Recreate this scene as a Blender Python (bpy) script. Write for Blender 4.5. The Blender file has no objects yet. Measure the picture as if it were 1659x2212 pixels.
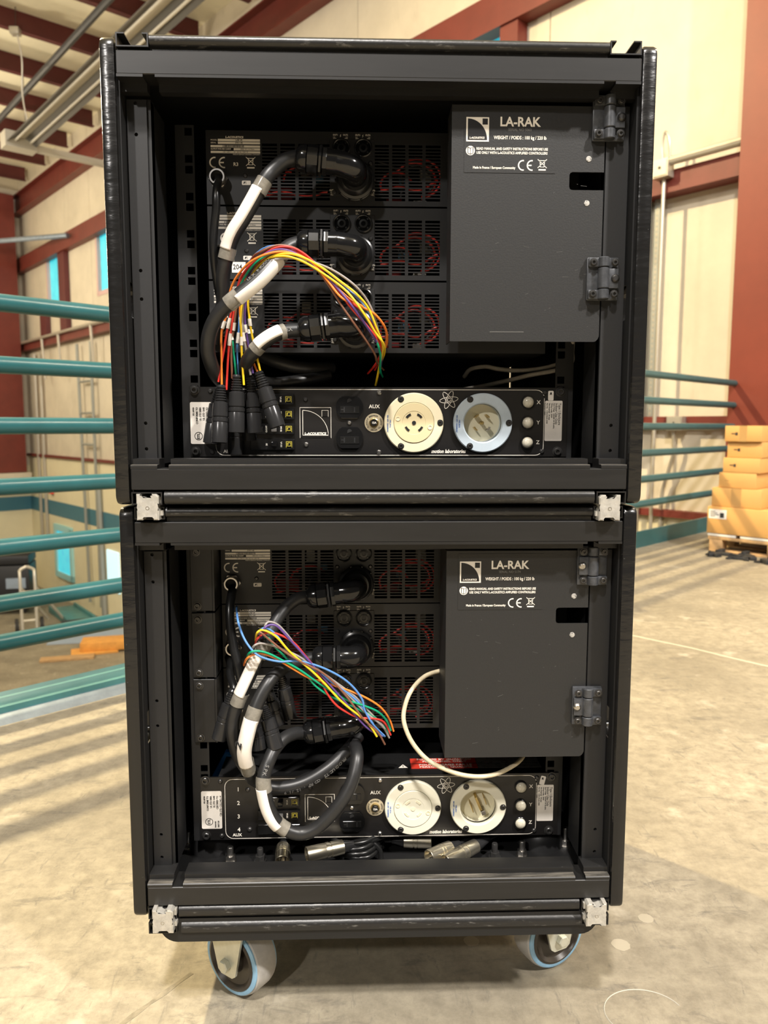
import bpy, bmesh, math, random
from mathutils import Vector, Matrix
from math import sin, cos, pi, radians
random.seed(7)
SC = bpy.context.scene
COL = SC.collection

# ---------------------------------------------------------------- camera
CAM = Vector((-0.02536, -0.89988, 0.76278))
PITCH, YAW, ROLL, FPX = 0.11045, 0.03207, 0.001076, 1669.44
fwd = Vector((sin(YAW)*cos(PITCH), cos(YAW)*cos(PITCH), -sin(PITCH)))
rt0 = Vector((cos(YAW), -sin(YAW), 0)); up0 = rt0.cross(fwd)
rt = rt0*cos(ROLL) + up0*sin(ROLL); up = up0*cos(ROLL) - rt0*sin(ROLL)
cd = bpy.data.cameras.new('camera'); cam = bpy.data.objects.new('camera', cd); COL.objects.link(cam)
cam.matrix_world = Matrix(((rt.x, up.x, -fwd.x, CAM.x), (rt.y, up.y, -fwd.y, CAM.y), (rt.z, up.z, -fwd.z, CAM.z), (0, 0, 0, 1)))
cd.sensor_fit = 'HORIZONTAL'; cd.sensor_width = 7.3; cd.lens = 7.3*FPX/1659
cd.clip_start = 0.02; cd.clip_end = 200
cd.dof.use_dof = True; cd.dof.focus_distance = 0.98; cd.dof.aperture_fstop = 2.2
SC.camera = cam

# ---------------------------------------------------------------- world, lamps, exposure
SC.view_settings.view_transform = 'Standard'; SC.view_settings.look = 'None'
SC.view_settings.gamma = 1.0; SC.view_settings.use_curve_mapping = False
SC.view_settings.exposure = 0.0
wd = bpy.data.worlds.new('world'); SC.world = wd; wd.use_nodes = True
bg = wd.node_tree.nodes['Background']; bg.inputs[0].default_value = (1.0, 0.93, 0.82, 1); bg.inputs[1].default_value = 0.09

def area_lamp(name, loc, target, power, color, size, spread=180):
    l = bpy.data.lights.new(name, 'AREA'); l.shape = 'DISK'; l.size = size; l.energy = power; l.color = color
    l.spread = radians(spread)
    o = bpy.data.objects.new(name, l); COL.objects.link(o); o.location = loc
    o.rotation_euler = (Vector(target)-Vector(loc)).to_track_quat('-Z', 'Y').to_euler()
    return o
WARM = (1.0, 0.80, 0.46); HALL = (1.0, 0.87, 0.66); WHITE = (1.0, 0.95, 0.90)
area_lamp('high_bay_or_fill_lamp', (-3.4, 4.4, 6.5), (-1.0, 2.0, 0), 1060, WARM, 0.16)
area_lamp('high_bay_or_fill_lamp', (4.4, -4.1, 6.6), (0.3, 0.0, 0.6), 800, WHITE, 0.4)
area_lamp('high_bay_or_fill_lamp', (-0.6, -3.4, 6.5), (0, 0, 0.6), 620, WHITE, 0.4)
area_lamp('high_bay_or_fill_lamp', (-3.6, -7.0, 5.8), (0, 0, 0.6), 300, WHITE, 0.4)  # added fill lamp, lifts the shaded insides of the cases
for x, y, e in ((-9.0, 10.5, 420), (-9.5, 14.2, 420), (-4.6, 7.2, 330), (-13.0, 13.0, 380)):
    l = bpy.data.lights.new('hall_lamp', 'POINT'); l.shadow_soft_size = .3; l.energy = e; l.color = HALL
    o = bpy.data.objects.new('hall_lamp', l); COL.objects.link(o); o.location = (x, y, 4.3)
area_lamp('mezzanine_lamp', (4.4, 0.4, 6.4), (3.3, 2.4, 0), 220, HALL, 0.8)

# ---------------------------------------------------------------- materials
def mat(name, color, rough=0.5, metal=0.0, noise=0.0, scale=40.0, bump=0.0, bscale=None, color2=None, stretch=(1, 1, 1),
        wear=0.0, wear_color=(0.32, 0.31, 0.29), wscale=90.0, wstretch=(1, 1, 1), wlo=0.62, wwid=0.07, emit=None, estr=1.0, spec=0.5, alpha=None, trans=0.0):
    m = bpy.data.materials.new(name); m.use_nodes = True
    nt = m.node_tree; N = nt.nodes; L = nt.links; b = N['Principled BSDF']
    b.inputs['Base Color'].default_value = (*color, 1); b.inputs['Roughness'].default_value = rough
    b.inputs['Metallic'].default_value = metal; b.inputs['Specular IOR Level'].default_value = spec
    if trans: b.inputs['Transmission Weight'].default_value = trans
    if emit: b.inputs['Emission Color'].default_value = (*emit, 1); b.inputs['Emission Strength'].default_value = estr
    def coords(st):
        tc = N.new('ShaderNodeTexCoord'); mp = N.new('ShaderNodeMapping'); mp.inputs['Scale'].default_value = st
        L.new(tc.outputs['Object'], mp.inputs['Vector']); return mp.outputs['Vector']
    cur = None
    if noise or color2:
        n = N.new('ShaderNodeTexNoise'); n.inputs['Scale'].default_value = scale; n.inputs['Detail'].default_value = 6
        n.inputs['Roughness'].default_value = 0.65
        L.new(coords(stretch), n.inputs['Vector'])
        r = N.new('ShaderNodeMapRange'); r.inputs[1].default_value = 0.3; r.inputs[2].default_value = 0.7
        L.new(n.outputs['Fac'], r.inputs[0])
        mx = N.new('ShaderNodeMix'); mx.data_type = 'RGBA'
        c2 = color2 or tuple(min(1, c*(1+noise)) for c in color); c1 = color if color2 else tuple(c*(1-noise) for c in color)
        mx.inputs[6].default_value = (*c1, 1); mx.inputs[7].default_value = (*c2, 1)
        L.new(r.outputs[0], mx.inputs[0]); cur = mx.outputs[2]
    if wear:
        n = N.new('ShaderNodeTexNoise'); n.inputs['Scale'].default_value = wscale; n.inputs['Detail'].default_value = 5
        n.inputs['Roughness'].default_value = 0.7
        L.new(coords(wstretch), n.inputs['Vector'])
        r = N.new('ShaderNodeMapRange'); r.inputs[1].default_value = wlo; r.inputs[2].default_value = wlo+wwid
        r.inputs[4].default_value = wear
        L.new(n.outputs['Fac'], r.inputs[0])
        mx = N.new('ShaderNodeMix'); mx.data_type = 'RGBA'
        mx.inputs[7].default_value = (*wear_color, 1); L.new(r.outputs[0], mx.inputs[0])
        if cur: L.new(cur, mx.inputs[6])
        else: mx.inputs[6].default_value = (*color, 1)
        cur = mx.outputs[2]
    if cur: L.new(cur, b.inputs['Base Color'])
    if bump:
        n = N.new('ShaderNodeTexNoise'); n.inputs['Scale'].default_value = bscale or scale; n.inputs['Detail'].default_value = 4
        L.new(coords(stretch), n.inputs['Vector'])
        bp = N.new('ShaderNodeBump'); bp.inputs['Strength'].default_value = bump; bp.inputs['Distance'].default_value = 0.002
        L.new(n.outputs['Fac'], bp.inputs['Height']); L.new(bp.outputs[0], b.inputs['Normal'])
    return m

M = {}
M['rail_black'] = mat('black anodised rail', (.0105, .0102, .0100), .40, noise=.25, scale=30, stretch=(.25, 1, 3), wear=.35, wear_color=(.2, .19, .18), wscale=200, wstretch=(.5, 1, 1.4), wlo=.68)
M['dusty_black'] = mat('black rail dulled with dust', (.03, .028, .025), .6, wear=.6, wear_color=(.30, .27, .22), wscale=150, wstretch=(.10, 1, 1), wlo=.42, wwid=.30)
M['lip_black'] = mat('black lip bar with rubbed wear', (.0125, .0120, .0115), .36, wear=.55, wear_color=(.22, .21, .19), wscale=130, wstretch=(.35, 1, 1.6), wlo=.58, wwid=.14, bump=.25, bscale=70)
M['pad_black'] = mat('dented black coated panel', (.0085, .0082, .0080), .24, bump=.75, bscale=34, stretch=(.6, 1, 1.7), wear=.7, wear_color=(.30, .29, .28), wscale=95, wstretch=(1, 1, 2.6), wlo=.69)
M['case_inner'] = mat('black case lining', (.006, .006, .0062), .55)
M['door_black'] = mat('textured black door paint', (.0160, .0160, .0160), .48, noise=.12, scale=400, bump=.08, bscale=500, wear=.3, wear_color=(.2, .2, .19), wscale=90, wlo=.74)
M['strip_black'] = mat('textured black strip', (.0105, .0105, .0110), .5, noise=.15, scale=300)
M['amp_black'] = mat('black amplifier panel', (.0095, .0095, .0100), .44)
M['black_plastic'] = mat('black plastic', (.009, .009, .0092), .25)
M['shell_black'] = mat('black connector shell', (.030, .030, .031), .22, .3)
M['gloss_black'] = mat('glossy black plastic', (.007, .007, .0073), .13)
M['rubber'] = mat('black rubber cable', (.016, .016, .0165), .40, noise=.2, scale=60)
M['rubber_cord'] = mat('black cord', (.009, .009, .009), .28)
M['black_void'] = mat('black interior', (.006, .006, .006), .8)
M['panel_black'] = mat('black printed panel', (.010, .0092, .009), .34, noise=.15, scale=20, stretch=(1, 1, 8))
M['print_white'] = mat('white print', (.80, .75, .66), .5)
M['print_grey'] = mat('grey print', (.17, .165, .155), .5)
M['label_white'] = mat('white paper label', (.80, .75, .68), .45, noise=.06, scale=60)
M['clear_sleeve'] = mat('clear shrink sleeve', (.20, .185, .155), .16, noise=.3, scale=90)
M['steel'] = mat('steel screw', (.55, .53, .50), .3, 1.0)
M['dark_steel'] = mat('black oxide screw', (.07, .068, .066), .32, .7)
M['hinge_grey'] = mat('dark cast hinge', (.058, .061, .067), .36, .2, noise=.35, scale=120)
M['cast_alu'] = mat('cast aluminium', (.56, .54, .49), .42, .55, noise=.2, scale=130, bump=.3, bscale=160)
M['brass'] = mat('brass contacts', (.62, .47, .20), .3, 1.0)
M['zinc'] = mat('zinc plated steel', (.66, .66, .56), .38, .5, noise=.12, scale=40)
M['nylon_cream'] = mat('cream nylon', (.80, .72, .50), .42, noise=.06, scale=50)
M['nylon_face'] = mat('pale yellow nylon face', (.72, .61, .36), .42)
M['nylon_blue'] = mat('pale blue nylon', (.52, .60, .66), .42, noise=.08, scale=40)
M['nylon_white'] = mat('ivory nylon', (.80, .77, .62), .42)
M['nylon_well'] = mat('ivory nylon well', (.80, .75, .55), .42)  # lightened to imitate light passing through the nylon
M['blue_print'] = mat('blue print', (.10, .20, .50), .5)
M['dark_print'] = mat('dark print', (.03, .03, .03), .5)
M['lamp_lens'] = mat('milky lamp lens', (.58, .54, .43), .16, noise=.2, scale=400)
M['yellow_print'] = mat('yellow print', (.60, .50, .06), .5)
M['red_print'] = mat('red warning label', (.62, .045, .025), .45)
M['silver_label'] = mat('silver label', (.34, .33, .31), .35, .3, wear=.6, wear_color=(.1, .1, .1), wscale=200, wlo=.52)
M['nickel'] = mat('nickel plated shell', (.72, .66, .52), .28, .95)
M['blue_plastic'] = mat('blue plastic', (.02, .22, .62), .4)
for nm, c in dict(red=(.60, .035, .025), orange=(.82, .22, .03), yellow=(.82, .56, .02), green=(.0, .30, .15), blue=(.09, .24, .56), violet=(.10, .05, .22),
                  grey=(.30, .27, .25), brown=(.20, .085, .05), black=(.02, .02, .02)).items():
    M['wire_'+nm] = mat(nm+' wire insulation', c, .38)
M['cream_cable'] = mat('cream cable jacket', (.62, .53, .36), .45, noise=.2, scale=70)
M['grey_cable'] = mat('grey cable jacket', (.36, .33, .28), .5, noise=.2, scale=70)
M['tyre_grey'] = mat('grey polyurethane tread', (.42, .40, .37), .5, noise=.12, scale=50)
M['tyre_blue'] = mat('blue wheel sidewall', (.24, .43, .60), .42, noise=.12, scale=60)
M['hub_black'] = mat('black wheel hub', (.035, .028, .022), .3)
M['concrete'] = None
M['red_steel'] = mat('oxide red painted steel', (.15, .026, .017), .5, noise=.15, scale=3)
M['purlin_red'] = mat('dark red purlin', (.10, .017, .017), .5, noise=.15, scale=3)
M['teal'] = mat('teal painted pipe', (.016, .090, .100), .28, noise=.12, scale=8)
M['teal_light'] = mat('pale teal painted curb', (.065, .20, .20), .42, noise=.2, scale=6)
M['galv'] = mat('galvanised sheet', (.27, .33, .42), .30, .6, noise=.2, scale=14)
M['wall_cream'] = mat('cream wall panel', (.62, .555, .435), .6, noise=.09, scale=1.6, wear=.45, wear_color=(.36, .31, .23), wscale=5.5, wstretch=(1, 1, .35), wlo=.60, wwid=.25)
M['wall_lower_lit'] = mat('lit cream lower wall', (.74, .67, .46), .65, noise=.05, scale=1.2)  # yellower than the upper wall: its light is put into the colour
M['band_teal'] = mat('teal painted band', (.05, .17, .23), .5)
M['ceiling_cream'] = mat('cream roof sheet', (.84, .79, .60), .65, noise=.12, scale=.9)
M['frame_cream'] = mat('pale window frame', (.62, .42, .40), .5)
M['pane'] = mat('daylit frosted pane', (.10, .55, .62), .4, noise=.25, scale=5, emit=(.03, .55, .72), estr=.7)
M['pane_white'] = mat('daylit window', (.6, .75, .8), .4, emit=(.45, .85, 1.0), estr=.9)
M['conduit'] = mat('galvanised conduit', (.50, .46, .38), .35, .5)
M['strut'] = mat('zinc strut channel', (.33, .34, .31), .45, .4)
M['lamp_grey'] = mat('grey enamel reflector', (.115, .112, .110), .35, .2)
M['lamp_white'] = mat('pale enamel housing', (.50, .47, .40), .45)
M['dark_pipe'] = mat('dark sprinkler pipe', (.03, .03, .033), .5)
M['box_face'] = mat('kraft cardboard', (.60, .33, .105), .65, noise=.05, scale=4)
M['tape'] = mat('tan packing tape', (.46, .27, .10), .35)
M['wood'] = mat('pale pallet wood', (.45, .28, .13), .7, noise=.25, scale=12, stretch=(.3, 3, 3))
M['wood_orange'] = mat('orange plywood', (.70, .33, .07), .65, noise=.15, scale=6)
M['foam'] = mat('white foam', (.78, .76, .70), .6)
M['trunk_black'] = mat('black trunk', (.015, .016, .020), .5)
M['trunk_tag'] = mat('pale blue tag', (.30, .37, .48), .5)
M['alu_pale'] = mat('pale aluminium tubing', (.58, .55, .48), .4, .3)
M['black_matte'] = mat('matte black', (.02, .02, .02), .7)
M['fire_red'] = mat('red alarm box', (.75, .05, .04), .45)
M['louver'] = mat('grey louver', (.30, .32, .32), .5)

def concrete():
    m = bpy.data.materials.new('worn concrete floor'); m.use_nodes = True
    nt = m.node_tree; N = nt.nodes; L = nt.links; b = N['Principled BSDF']; b.inputs['Roughness'].default_value = .62
    tc = N.new('ShaderNodeTexCoord')
    def noise(sc, det, st=(1, 1, 1), rot=0.0, rough=.6, dist=0.0):
        mp = N.new('ShaderNodeMapping'); mp.inputs['Scale'].default_value = st; mp.inputs['Rotation'].default_value = (0, 0, rot)
        L.new(tc.outputs['Object'], mp.inputs['Vector'])
        n = N.new('ShaderNodeTexNoise'); n.inputs['Scale'].default_value = sc; n.inputs['Detail'].default_value = det
        n.inputs['Roughness'].default_value = rough; n.inputs['Distortion'].default_value = dist
        L.new(mp.outputs[0], n.inputs['Vector']); return n.outputs['Fac']
    def ramp(x, lo, hi, a=0., b_=1.):
        r = N.new('ShaderNodeMapRange'); r.inputs[1].default_value = lo; r.inputs[2].default_value = hi
        r.inputs[3].default_value = a; r.inputs[4].default_value = b_; L.new(x, r.inputs[0]); return r.outputs[0]
    def mix(f, a, c):
        mx = N.new('ShaderNodeMix'); mx.data_type = 'RGBA'; L.new(f, mx.inputs[0])
        if isinstance(a, tuple): mx.inputs[6].default_value = (*a, 1)
        else: L.new(a, mx.inputs[6])
        mx.inputs[7].default_value = (*c, 1); return mx.outputs[2]
    c = mix(ramp(noise(2.4, 7), .35, .65), (.215, .188, .138), (.345, .303, .222))
    c = mix(ramp(noise(30, 6, rough=.75), .38, .66, 0, .75), c, (.145, .124, .09))
    c = mix(ramp(noise(9, 7, (1, 3.2, 1), .6, .75, .6), .56, .68, 0, .75), c, (.105, .094, .078))
    c = mix(ramp(noise(14, 7, (4.5, 1, 1), .25, .75, .5), .58, .68, 0, .7), c, (.115, .104, .086))
    c = mix(ramp(noise(6, 5, (1, 1, 1), 0, .6), .62, .70, 0, .55), c, (.45, .405, .32))
    L.new(c, b.inputs['Base Color'])
    bp = N.new('ShaderNodeBump'); bp.inputs['Strength'].default_value = .12; bp.inputs['Distance'].default_value = .002
    L.new(noise(120, 4), bp.inputs['Height']); L.new(bp.outputs[0], b.inputs['Normal'])
    return m
M['concrete'] = concrete()

# ---------------------------------------------------------------- mesh helpers
def bx(bm, x0, x1, y0, y1, z0, z1, bev=0.0, seg=2):
    t = bmesh.new()
    bmesh.ops.create_cube(t, size=1)
    bmesh.ops.scale(t, verts=t.verts, vec=(x1-x0, y1-y0, z1-z0))
    bmesh.ops.translate(t, verts=t.verts, vec=((x0+x1)/2, (y0+y1)/2, (z0+z1)/2))
    if bev: bmesh.ops.bevel(t, geom=list(t.edges), offset=bev, segments=seg, profile=.5, affect='EDGES')
    merge(bm, t)
def merge(bm, t, mtx=None):
    if mtx is not None: bmesh.ops.transform(t, matrix=mtx, verts=t.verts)
    mp = {v: bm.verts.new(v.co) for v in t.verts}
    for f in t.faces:
        try: bm.faces.new([mp[v] for v in f.verts])
        except ValueError: pass
    t.free()
def frame(axis):
    w = Vector(axis).normalized(); a = Vector((0, 0, 1)) if abs(w.z) < .9 else Vector((1, 0, 0))
    u = a.cross(w).normalized(); return u, w.cross(u), w
def lathe(bm, o, axis, prof, seg=24, cap=True, hexa=False):
    u, v, w = frame(axis); o = Vector(o); rings = []
    for r, h in prof:
        rings.append([bm.verts.new(o + w*h + (u*cos(2*pi*i/seg) + v*sin(2*pi*i/seg))*r) for i in range(seg)])
    for A, B in zip(rings, rings[1:]):
        for i in range(seg): bm.faces.new((A[i], A[(i+1) % seg], B[(i+1) % seg], B[i]))
    if cap:
        bm.faces.new(rings[0][::-1]); bm.faces.new(rings[-1])
def spline(pts, n=8):
    P = [Vector(p) for p in pts]
    if len(P) < 3: return P
    P = [2*P[0]-P[1]] + P + [2*P[-1]-P[-2]]; out = []
    for i in range(1, len(P)-2):
        for k in range(n):
            t = k/n
            out.append(.5*((2*P[i]) + (P[i+1]-P[i-1])*t + (2*P[i-1]-5*P[i]+4*P[i+1]-P[i+2])*t*t + (3*P[i]-P[i-1]-3*P[i+1]+P[i+2])*t**3))
    out.append(P[-2]); return out
def tube(bm, pts, r, seg=12, n=8, smooth=True, cap=True):
    P = spline(pts, n) if smooth else [Vector(p) for p in pts]
    T = [(P[min(i+1, len(P)-1)]-P[max(i-1, 0)]).normalized() for i in range(len(P))]
    u = frame(T[0])[0]; rings = []
    for i, p in enumerate(P):
        u = (u - T[i]*u.dot(T[i])).normalized(); v = T[i].cross(u)
        rr = r(i/(len(P)-1)) if callable(r) else r
        rings.append([bm.verts.new(p + (u*cos(2*pi*k/seg)+v*sin(2*pi*k/seg))*rr) for k in range(seg)])
    for A, B in zip(rings, rings[1:]):
        for k in range(seg): bm.faces.new((A[k], A[(k+1) % seg], B[(k+1) % seg], B[k]))
    if cap: bm.faces.new(rings[0][::-1]); bm.faces.new(rings[-1])
def prism(bm, poly, a0, a1, axis='x'):
    # poly in the other two axes: x -> (y, z); y -> (x, z); z -> (x, y)
    def pt(p, a): return {'x': (a, p[0], p[1]), 'y': (p[0], a, p[1]), 'z': (p[0], p[1], a)}[axis]
    A = [bm.verts.new(pt(p, a0)) for p in poly]; B = [bm.verts.new(pt(p, a1)) for p in poly]
    n = len(poly)
    for i in range(n): bm.faces.new((A[i], A[(i+1) % n], B[(i+1) % n], B[i]))
    bm.faces.new(A[::-1]); bm.faces.new(B)
def link(name, me, m, parent=None, flat=False):
    ob = bpy.data.objects.new(name, me); COL.objects.link(ob)
    if m is not None:
        me.materials.clear(); me.materials.append(M[m] if isinstance(m, str) else m)
    if parent is not None:
        ob.parent = parent
        if parent.type == 'EMPTY' and parent.get('_world'):
            ob.matrix_parent_inverse = Matrix.Translation(-parent.location)
    return ob
def obj(name, bm, m, parent=None, angle=35):
    bmesh.ops.recalc_face_normals(bm, faces=bm.faces)
    me = bpy.data.meshes.new(name); bm.to_mesh(me); bm.free()
    me.polygons.foreach_set('use_smooth', [True]*len(me.polygons)); me.set_sharp_from_angle(angle=radians(angle))
    return link(name, me, m, parent)
def B(): return bmesh.new()
def tag(o, label=None, cat=None, group=None, kind=None):
    if label: o['label'] = label
    if cat: o['category'] = cat
    if group: o['group'] = group
    if kind: o['kind'] = kind
    return o
def thing(name, label, cat, loc=(0, 0, 0), group=None, world=True):
    o = bpy.data.objects.new(name, None); COL.objects.link(o); o.location = loc; o.empty_display_size = .02
    if world: o['_world'] = 1
    return tag(o, label, cat, group)
def struct(name, bm, m, parent=None, angle=35):
    o = obj(name, bm, m, parent, angle)
    if parent is None: o['kind'] = 'structure'
    return o
def rrect(x0, x1, y0, y1, r, n=4):
    P = []
    for cx, cy, a in ((x1-r, y1-r, 0), (x0+r, y1-r, 90), (x0+r, y0+r, 180), (x1-r, y0+r, 270)):
        for k in range(n+1):
            t = radians(a+90*k/n); P.append((cx+r*cos(t), cy+r*sin(t)))
    return P
def circ(x, y, r, n=16): return [(x+r*cos(2*pi*k/n), y+r*sin(2*pi*k/n)) for k in range(n)]
PLANES = {'front': Matrix(((1, 0, 0, 0), (0, 0, -1, 0), (0, 1, 0, 0), (0, 0, 0, 1))),      # (u, v, w) -> (x, z), w towards -y
          'side': Matrix(((0, 0, 1, 0), (1, 0, 0, 0), (0, 1, 0, 0), (0, 0, 0, 1))),       # (u, v, w) -> (y, z), w towards +x
          'floor': Matrix.Identity(4)}
def plate(name, outer, holes, w0, w1, m, parent=None, plane='front', bev=0.0, mtx=None):
    """flat plate with real holes; w0..w1 is its thickness along the plane's normal"""
    cu = bpy.data.curves.new(name, 'CURVE'); cu.dimensions = '2D'; cu.fill_mode = 'BOTH'
    cu.extrude = abs(w1-w0)/2 - bev; cu.bevel_depth = bev; cu.bevel_resolution = 1; cu.offset = -bev
    for poly in [outer]+list(holes):
        s = cu.splines.new('POLY'); s.points.add(len(poly)-1); s.use_cyclic_u = True
        for p, q in zip(s.points, poly): p.co = (q[0], q[1], 0, 1)
    t = bpy.data.objects.new('t', cu); COL.objects.link(t)
    me = bpy.data.meshes.new_from_object(t.evaluated_get(bpy.context.evaluated_depsgraph_get()))
    bpy.data.objects.remove(t); bpy.data.curves.remove(cu)
    me.name = name
    me.transform((mtx or Matrix.Identity(4)) @ PLANES[plane] @ Matrix.Translation((0, 0, (w0+w1)/2)))
    me.polygons.foreach_set('use_smooth', [True]*len(me.polygons)); me.set_sharp_from_angle(angle=radians(35))
    return link(name, me, m, parent)
def text_mesh(s, size, bold=0.0, align='CENTER', sx=1.0, shear=0.0, thick=.0001, spacing=1.0):
    cu = bpy.data.curves.new('print', 'FONT'); cu.body = s; cu.size = size; cu.align_x = align; cu.align_y = 'CENTER'
    cu.extrude = thick; cu.offset = bold; cu.resolution_u = 2; cu.shear = shear; cu.space_character = spacing
    t = bpy.data.objects.new('t', cu); COL.objects.link(t)
    me = bpy.data.meshes.new_from_object(t.evaluated_get(bpy.context.evaluated_depsgraph_get()))
    bpy.data.objects.remove(t); bpy.data.curves.remove(cu)
    me.transform(Matrix.Diagonal((sx, 1, 1, 1))); return me
class Print:
    """flat print gathered into one mesh: lettering, strokes and filled shapes on a front-facing surface at depth y"""
    def __init__(self, y, th=.0002): self.bm = bmesh.new(); self.y = y; self.th = th; self.mtx = None
    def _put(self, t):
        if self.mtx is not None: bmesh.ops.transform(t, matrix=self.mtx, verts=t.verts)
        merge(self.bm, t)
    def text(self, s, x, z, size, bold=0, align='CENTER', sx=1., shear=0., rot=0., spacing=1.):
        me = text_mesh(s, size, bold, align, sx, shear, self.th/2, spacing)
        me.transform(Matrix.Translation((x, self.y-self.th/2, z)) @ PLANES['front'] @ Matrix.Rotation(rot, 4, 'Z'))
        t = bmesh.new(); t.from_mesh(me); bpy.data.meshes.remove(me); self._put(t)
    def stroke(self, pts, w, closed=False):
        P = [Vector((p[0], 0, p[1])) for p in pts]
        if closed: P = P+[P[0], P[1]]
        t = bmesh.new(); prev = None
        for i, p in enumerate(P):
            a = P[max(i-1, 0)]; b = P[min(i+1, len(P)-1)]; d = (b-a).normalized(); n = Vector((-d.z, 0, d.x))*w/2
            if 0 < i < len(P)-1:
                d1 = (P[i]-a).normalized(); d2 = (b-P[i]).normalized(); k = max(.5, math.sqrt(max(0, (1+d1.dot(d2))/2))); n = n/k
            vs = [t.verts.new((q.x, self.y-self.th, q.z)) for q in (p+n, p-n)]
            if prev and not (closed and i == 0): t.faces.new((prev[0], prev[1], vs[1], vs[0]))
            prev = vs
        if closed: pass
        self._put(t)
    def fill(self, pts):
        t = bmesh.new(); prism(t, pts, self.y-self.th, self.y, 'y'); self._put(t)
    def done(self, name, m, parent): return obj(name, self.bm, m, parent)
def arc(cx, cz, r, a0, a1, n=16, rz=None): return [(cx+r*cos(radians(a0+(a1-a0)*k/n)), cz+(rz or r)*sin(radians(a0+(a1-a0)*k/n))) for k in range(n+1)]
def ce_mark(P, x, z, h):
    r = h/2; w = h*.14
    P.stroke(arc(x-h*.42, z, r, 80, 280), w); P.stroke(arc(x+h*.55, z, r, 80, 280), w); P.stroke([(x+h*.08, z), (x+h*.52, z)], w)
def bin_mark(P, x, z, h):
    w = h*.07; a = h*.32; b = h*.2
    P.stroke([(x-a, z+h*.42), (x+a, z+h*.42)], w); P.stroke([(x-a*.8, z+h*.42), (x-b, z-h*.25), (x+b, z-h*.25), (x+a*.8, z+h*.42)], w)
    P.stroke([(x-h*.5, z+h*.55), (x+h*.5, z-h*.35)], w); P.stroke([(x+h*.5, z+h*.55), (x-h*.5, z-h*.35)], w)
    P.fill([(x-h*.4, z-h*.62), (x+h*.4, z-h*.62), (x+h*.4, z-h*.47), (x-h*.4, z-h*.47)])
def screw(bm, x, y, z, r=.004, h=.0022, socket=True, seg=12):
    if socket: lathe(bm, (x, y, z), (0, -1, 0), [(r*1.35, 0), (r*1.35, .0006), (r, .0007), (r, h*.8), (r*.85, h), (r*.5, h), (r*.45, h*.35)], seg)
    else:
        lathe(bm, (x, y, z), (0, -1, 0), [(r*1.1, 0), (r*.95, h*.6), (r*.6, h)], seg)
def copy_tree(o, parent=None):
    c = o.copy(); COL.objects.link(c)
    if parent is not None: c.parent = parent
    for ch in list(o.children): copy_tree(ch, c)
    return c

# ---------------------------------------------------------------- the building
UD = Vector((sin(radians(45.8)), cos(radians(45.8)), 0))          # along the guard rail
VD = Vector((-sin(radians(38.7)), cos(radians(38.7)), 0))         # along the long wall, away
WN = Vector((-VD.y, VD.x, 0))                                     # out of the wall, into the hall
RN = Vector((UD.y, -UD.x, 0))                                     # from the rail onto the mezzanine
WP = Vector((3.158, 5.34, 0)); RP = Vector((-1.02, 1.287, 0))
def W(s, z, d=0.0): return WP + VD*s + WN*d + Vector((0, 0, z))
def RL(t, z, d=0.0): return RP + UD*t + RN*d + Vector((0, 0, z))
HALL = -3.6
def wall_box(bm, s0, s1, d0, d1, z0, z1):
    t = bmesh.new(); bx(t, s0, s1, d0, d1, z0, z1)
    merge(bm, t, Matrix(((VD.x, WN.x, 0, WP.x), (VD.y, WN.y, 0, WP.y), (0, 0, 1, 0), (0, 0, 0, 1))))
def rail_box(bm, t0, t1, d0, d1, z0, z1, bev=0):
    t = bmesh.new(); bx(t, t0, t1, d0, d1, z0, z1, bev)
    merge(bm, t, Matrix(((UD.x, RN.x, 0, RP.x), (UD.y, RN.y, 0, RP.y), (0, 0, 1, 0), (0, 0, 0, 1))))
# mezzanine floor
bm = B()
q = [RL(-6, 0, .0), RL(5.8, 0, .0), W(-.12, 0, .0), W(-9, 0, 0), W(-9, 0, 11), RL(-6, 0, 9)]
A = [bm.verts.new((p.x, p.y, 0)) for p in q]; Bv = [bm.verts.new((p.x, p.y, -.25)) for p in q]
bm.faces.new(A); bm.faces.new(Bv[::-1])
for i in range(len(q)): bm.faces.new((A[i], Bv[i], Bv[(i+1) % len(q)], A[(i+1) % len(q)]))
floor = struct('floor', bm, 'concrete')
bm = B()                                                          # saw cut across the slab, drawn chalk ring, dark streaks
tube(bm, [(.72, 2.14, .0002), (.99, 1.82, .0002), (1.13, 1.663, .0002), (1.28, 1.462, .0002), (1.9, .72, .0002)], .0032, 4, 3)
obj('saw_cut', bm, mat('pale saw cut', (.42, .38, .28), .7), floor)
bm = B()
ring = [(.3465+.0525*cos(2*pi*k/44), .021+.043*sin(2*pi*k/44), .0002) for k in range(2, 38)]
tube(bm, ring, .0008, 4, 1, smooth=False); obj('chalk_ring', bm, mat('chalk line', (.40, .375, .31), .8), floor)
bm = B()
for (x0, y0, x1, y1, w) in ((-.262, .115, -.335, .02, .013), (-.335, .02, -.39, -.035, .005), (-.41, .33, -.36, .30, .014)):
    d_ = Vector((x1-x0, y1-y0, 0)); n_ = Vector((-d_.y, d_.x, 0)).normalized()*w/2; q = [Vector((x0, y0, 0))+d_*t_ + n_*s_*(.35+.65*random.random()) for s_, ts in ((1, (0, .2, .4, .6, .8, 1)), (-1, (1, .8, .6, .4, .2, 0))) for t_ in ts]
    prism(bm, [(p.x, p.y) for p in q], .0, .0003, 'z')
tag(obj('scuff', bm, mat('dark floor scuff', (.205, .177, .125), .7, noise=.35, scale=60), floor), kind='stuff')
bm = B()
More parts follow.
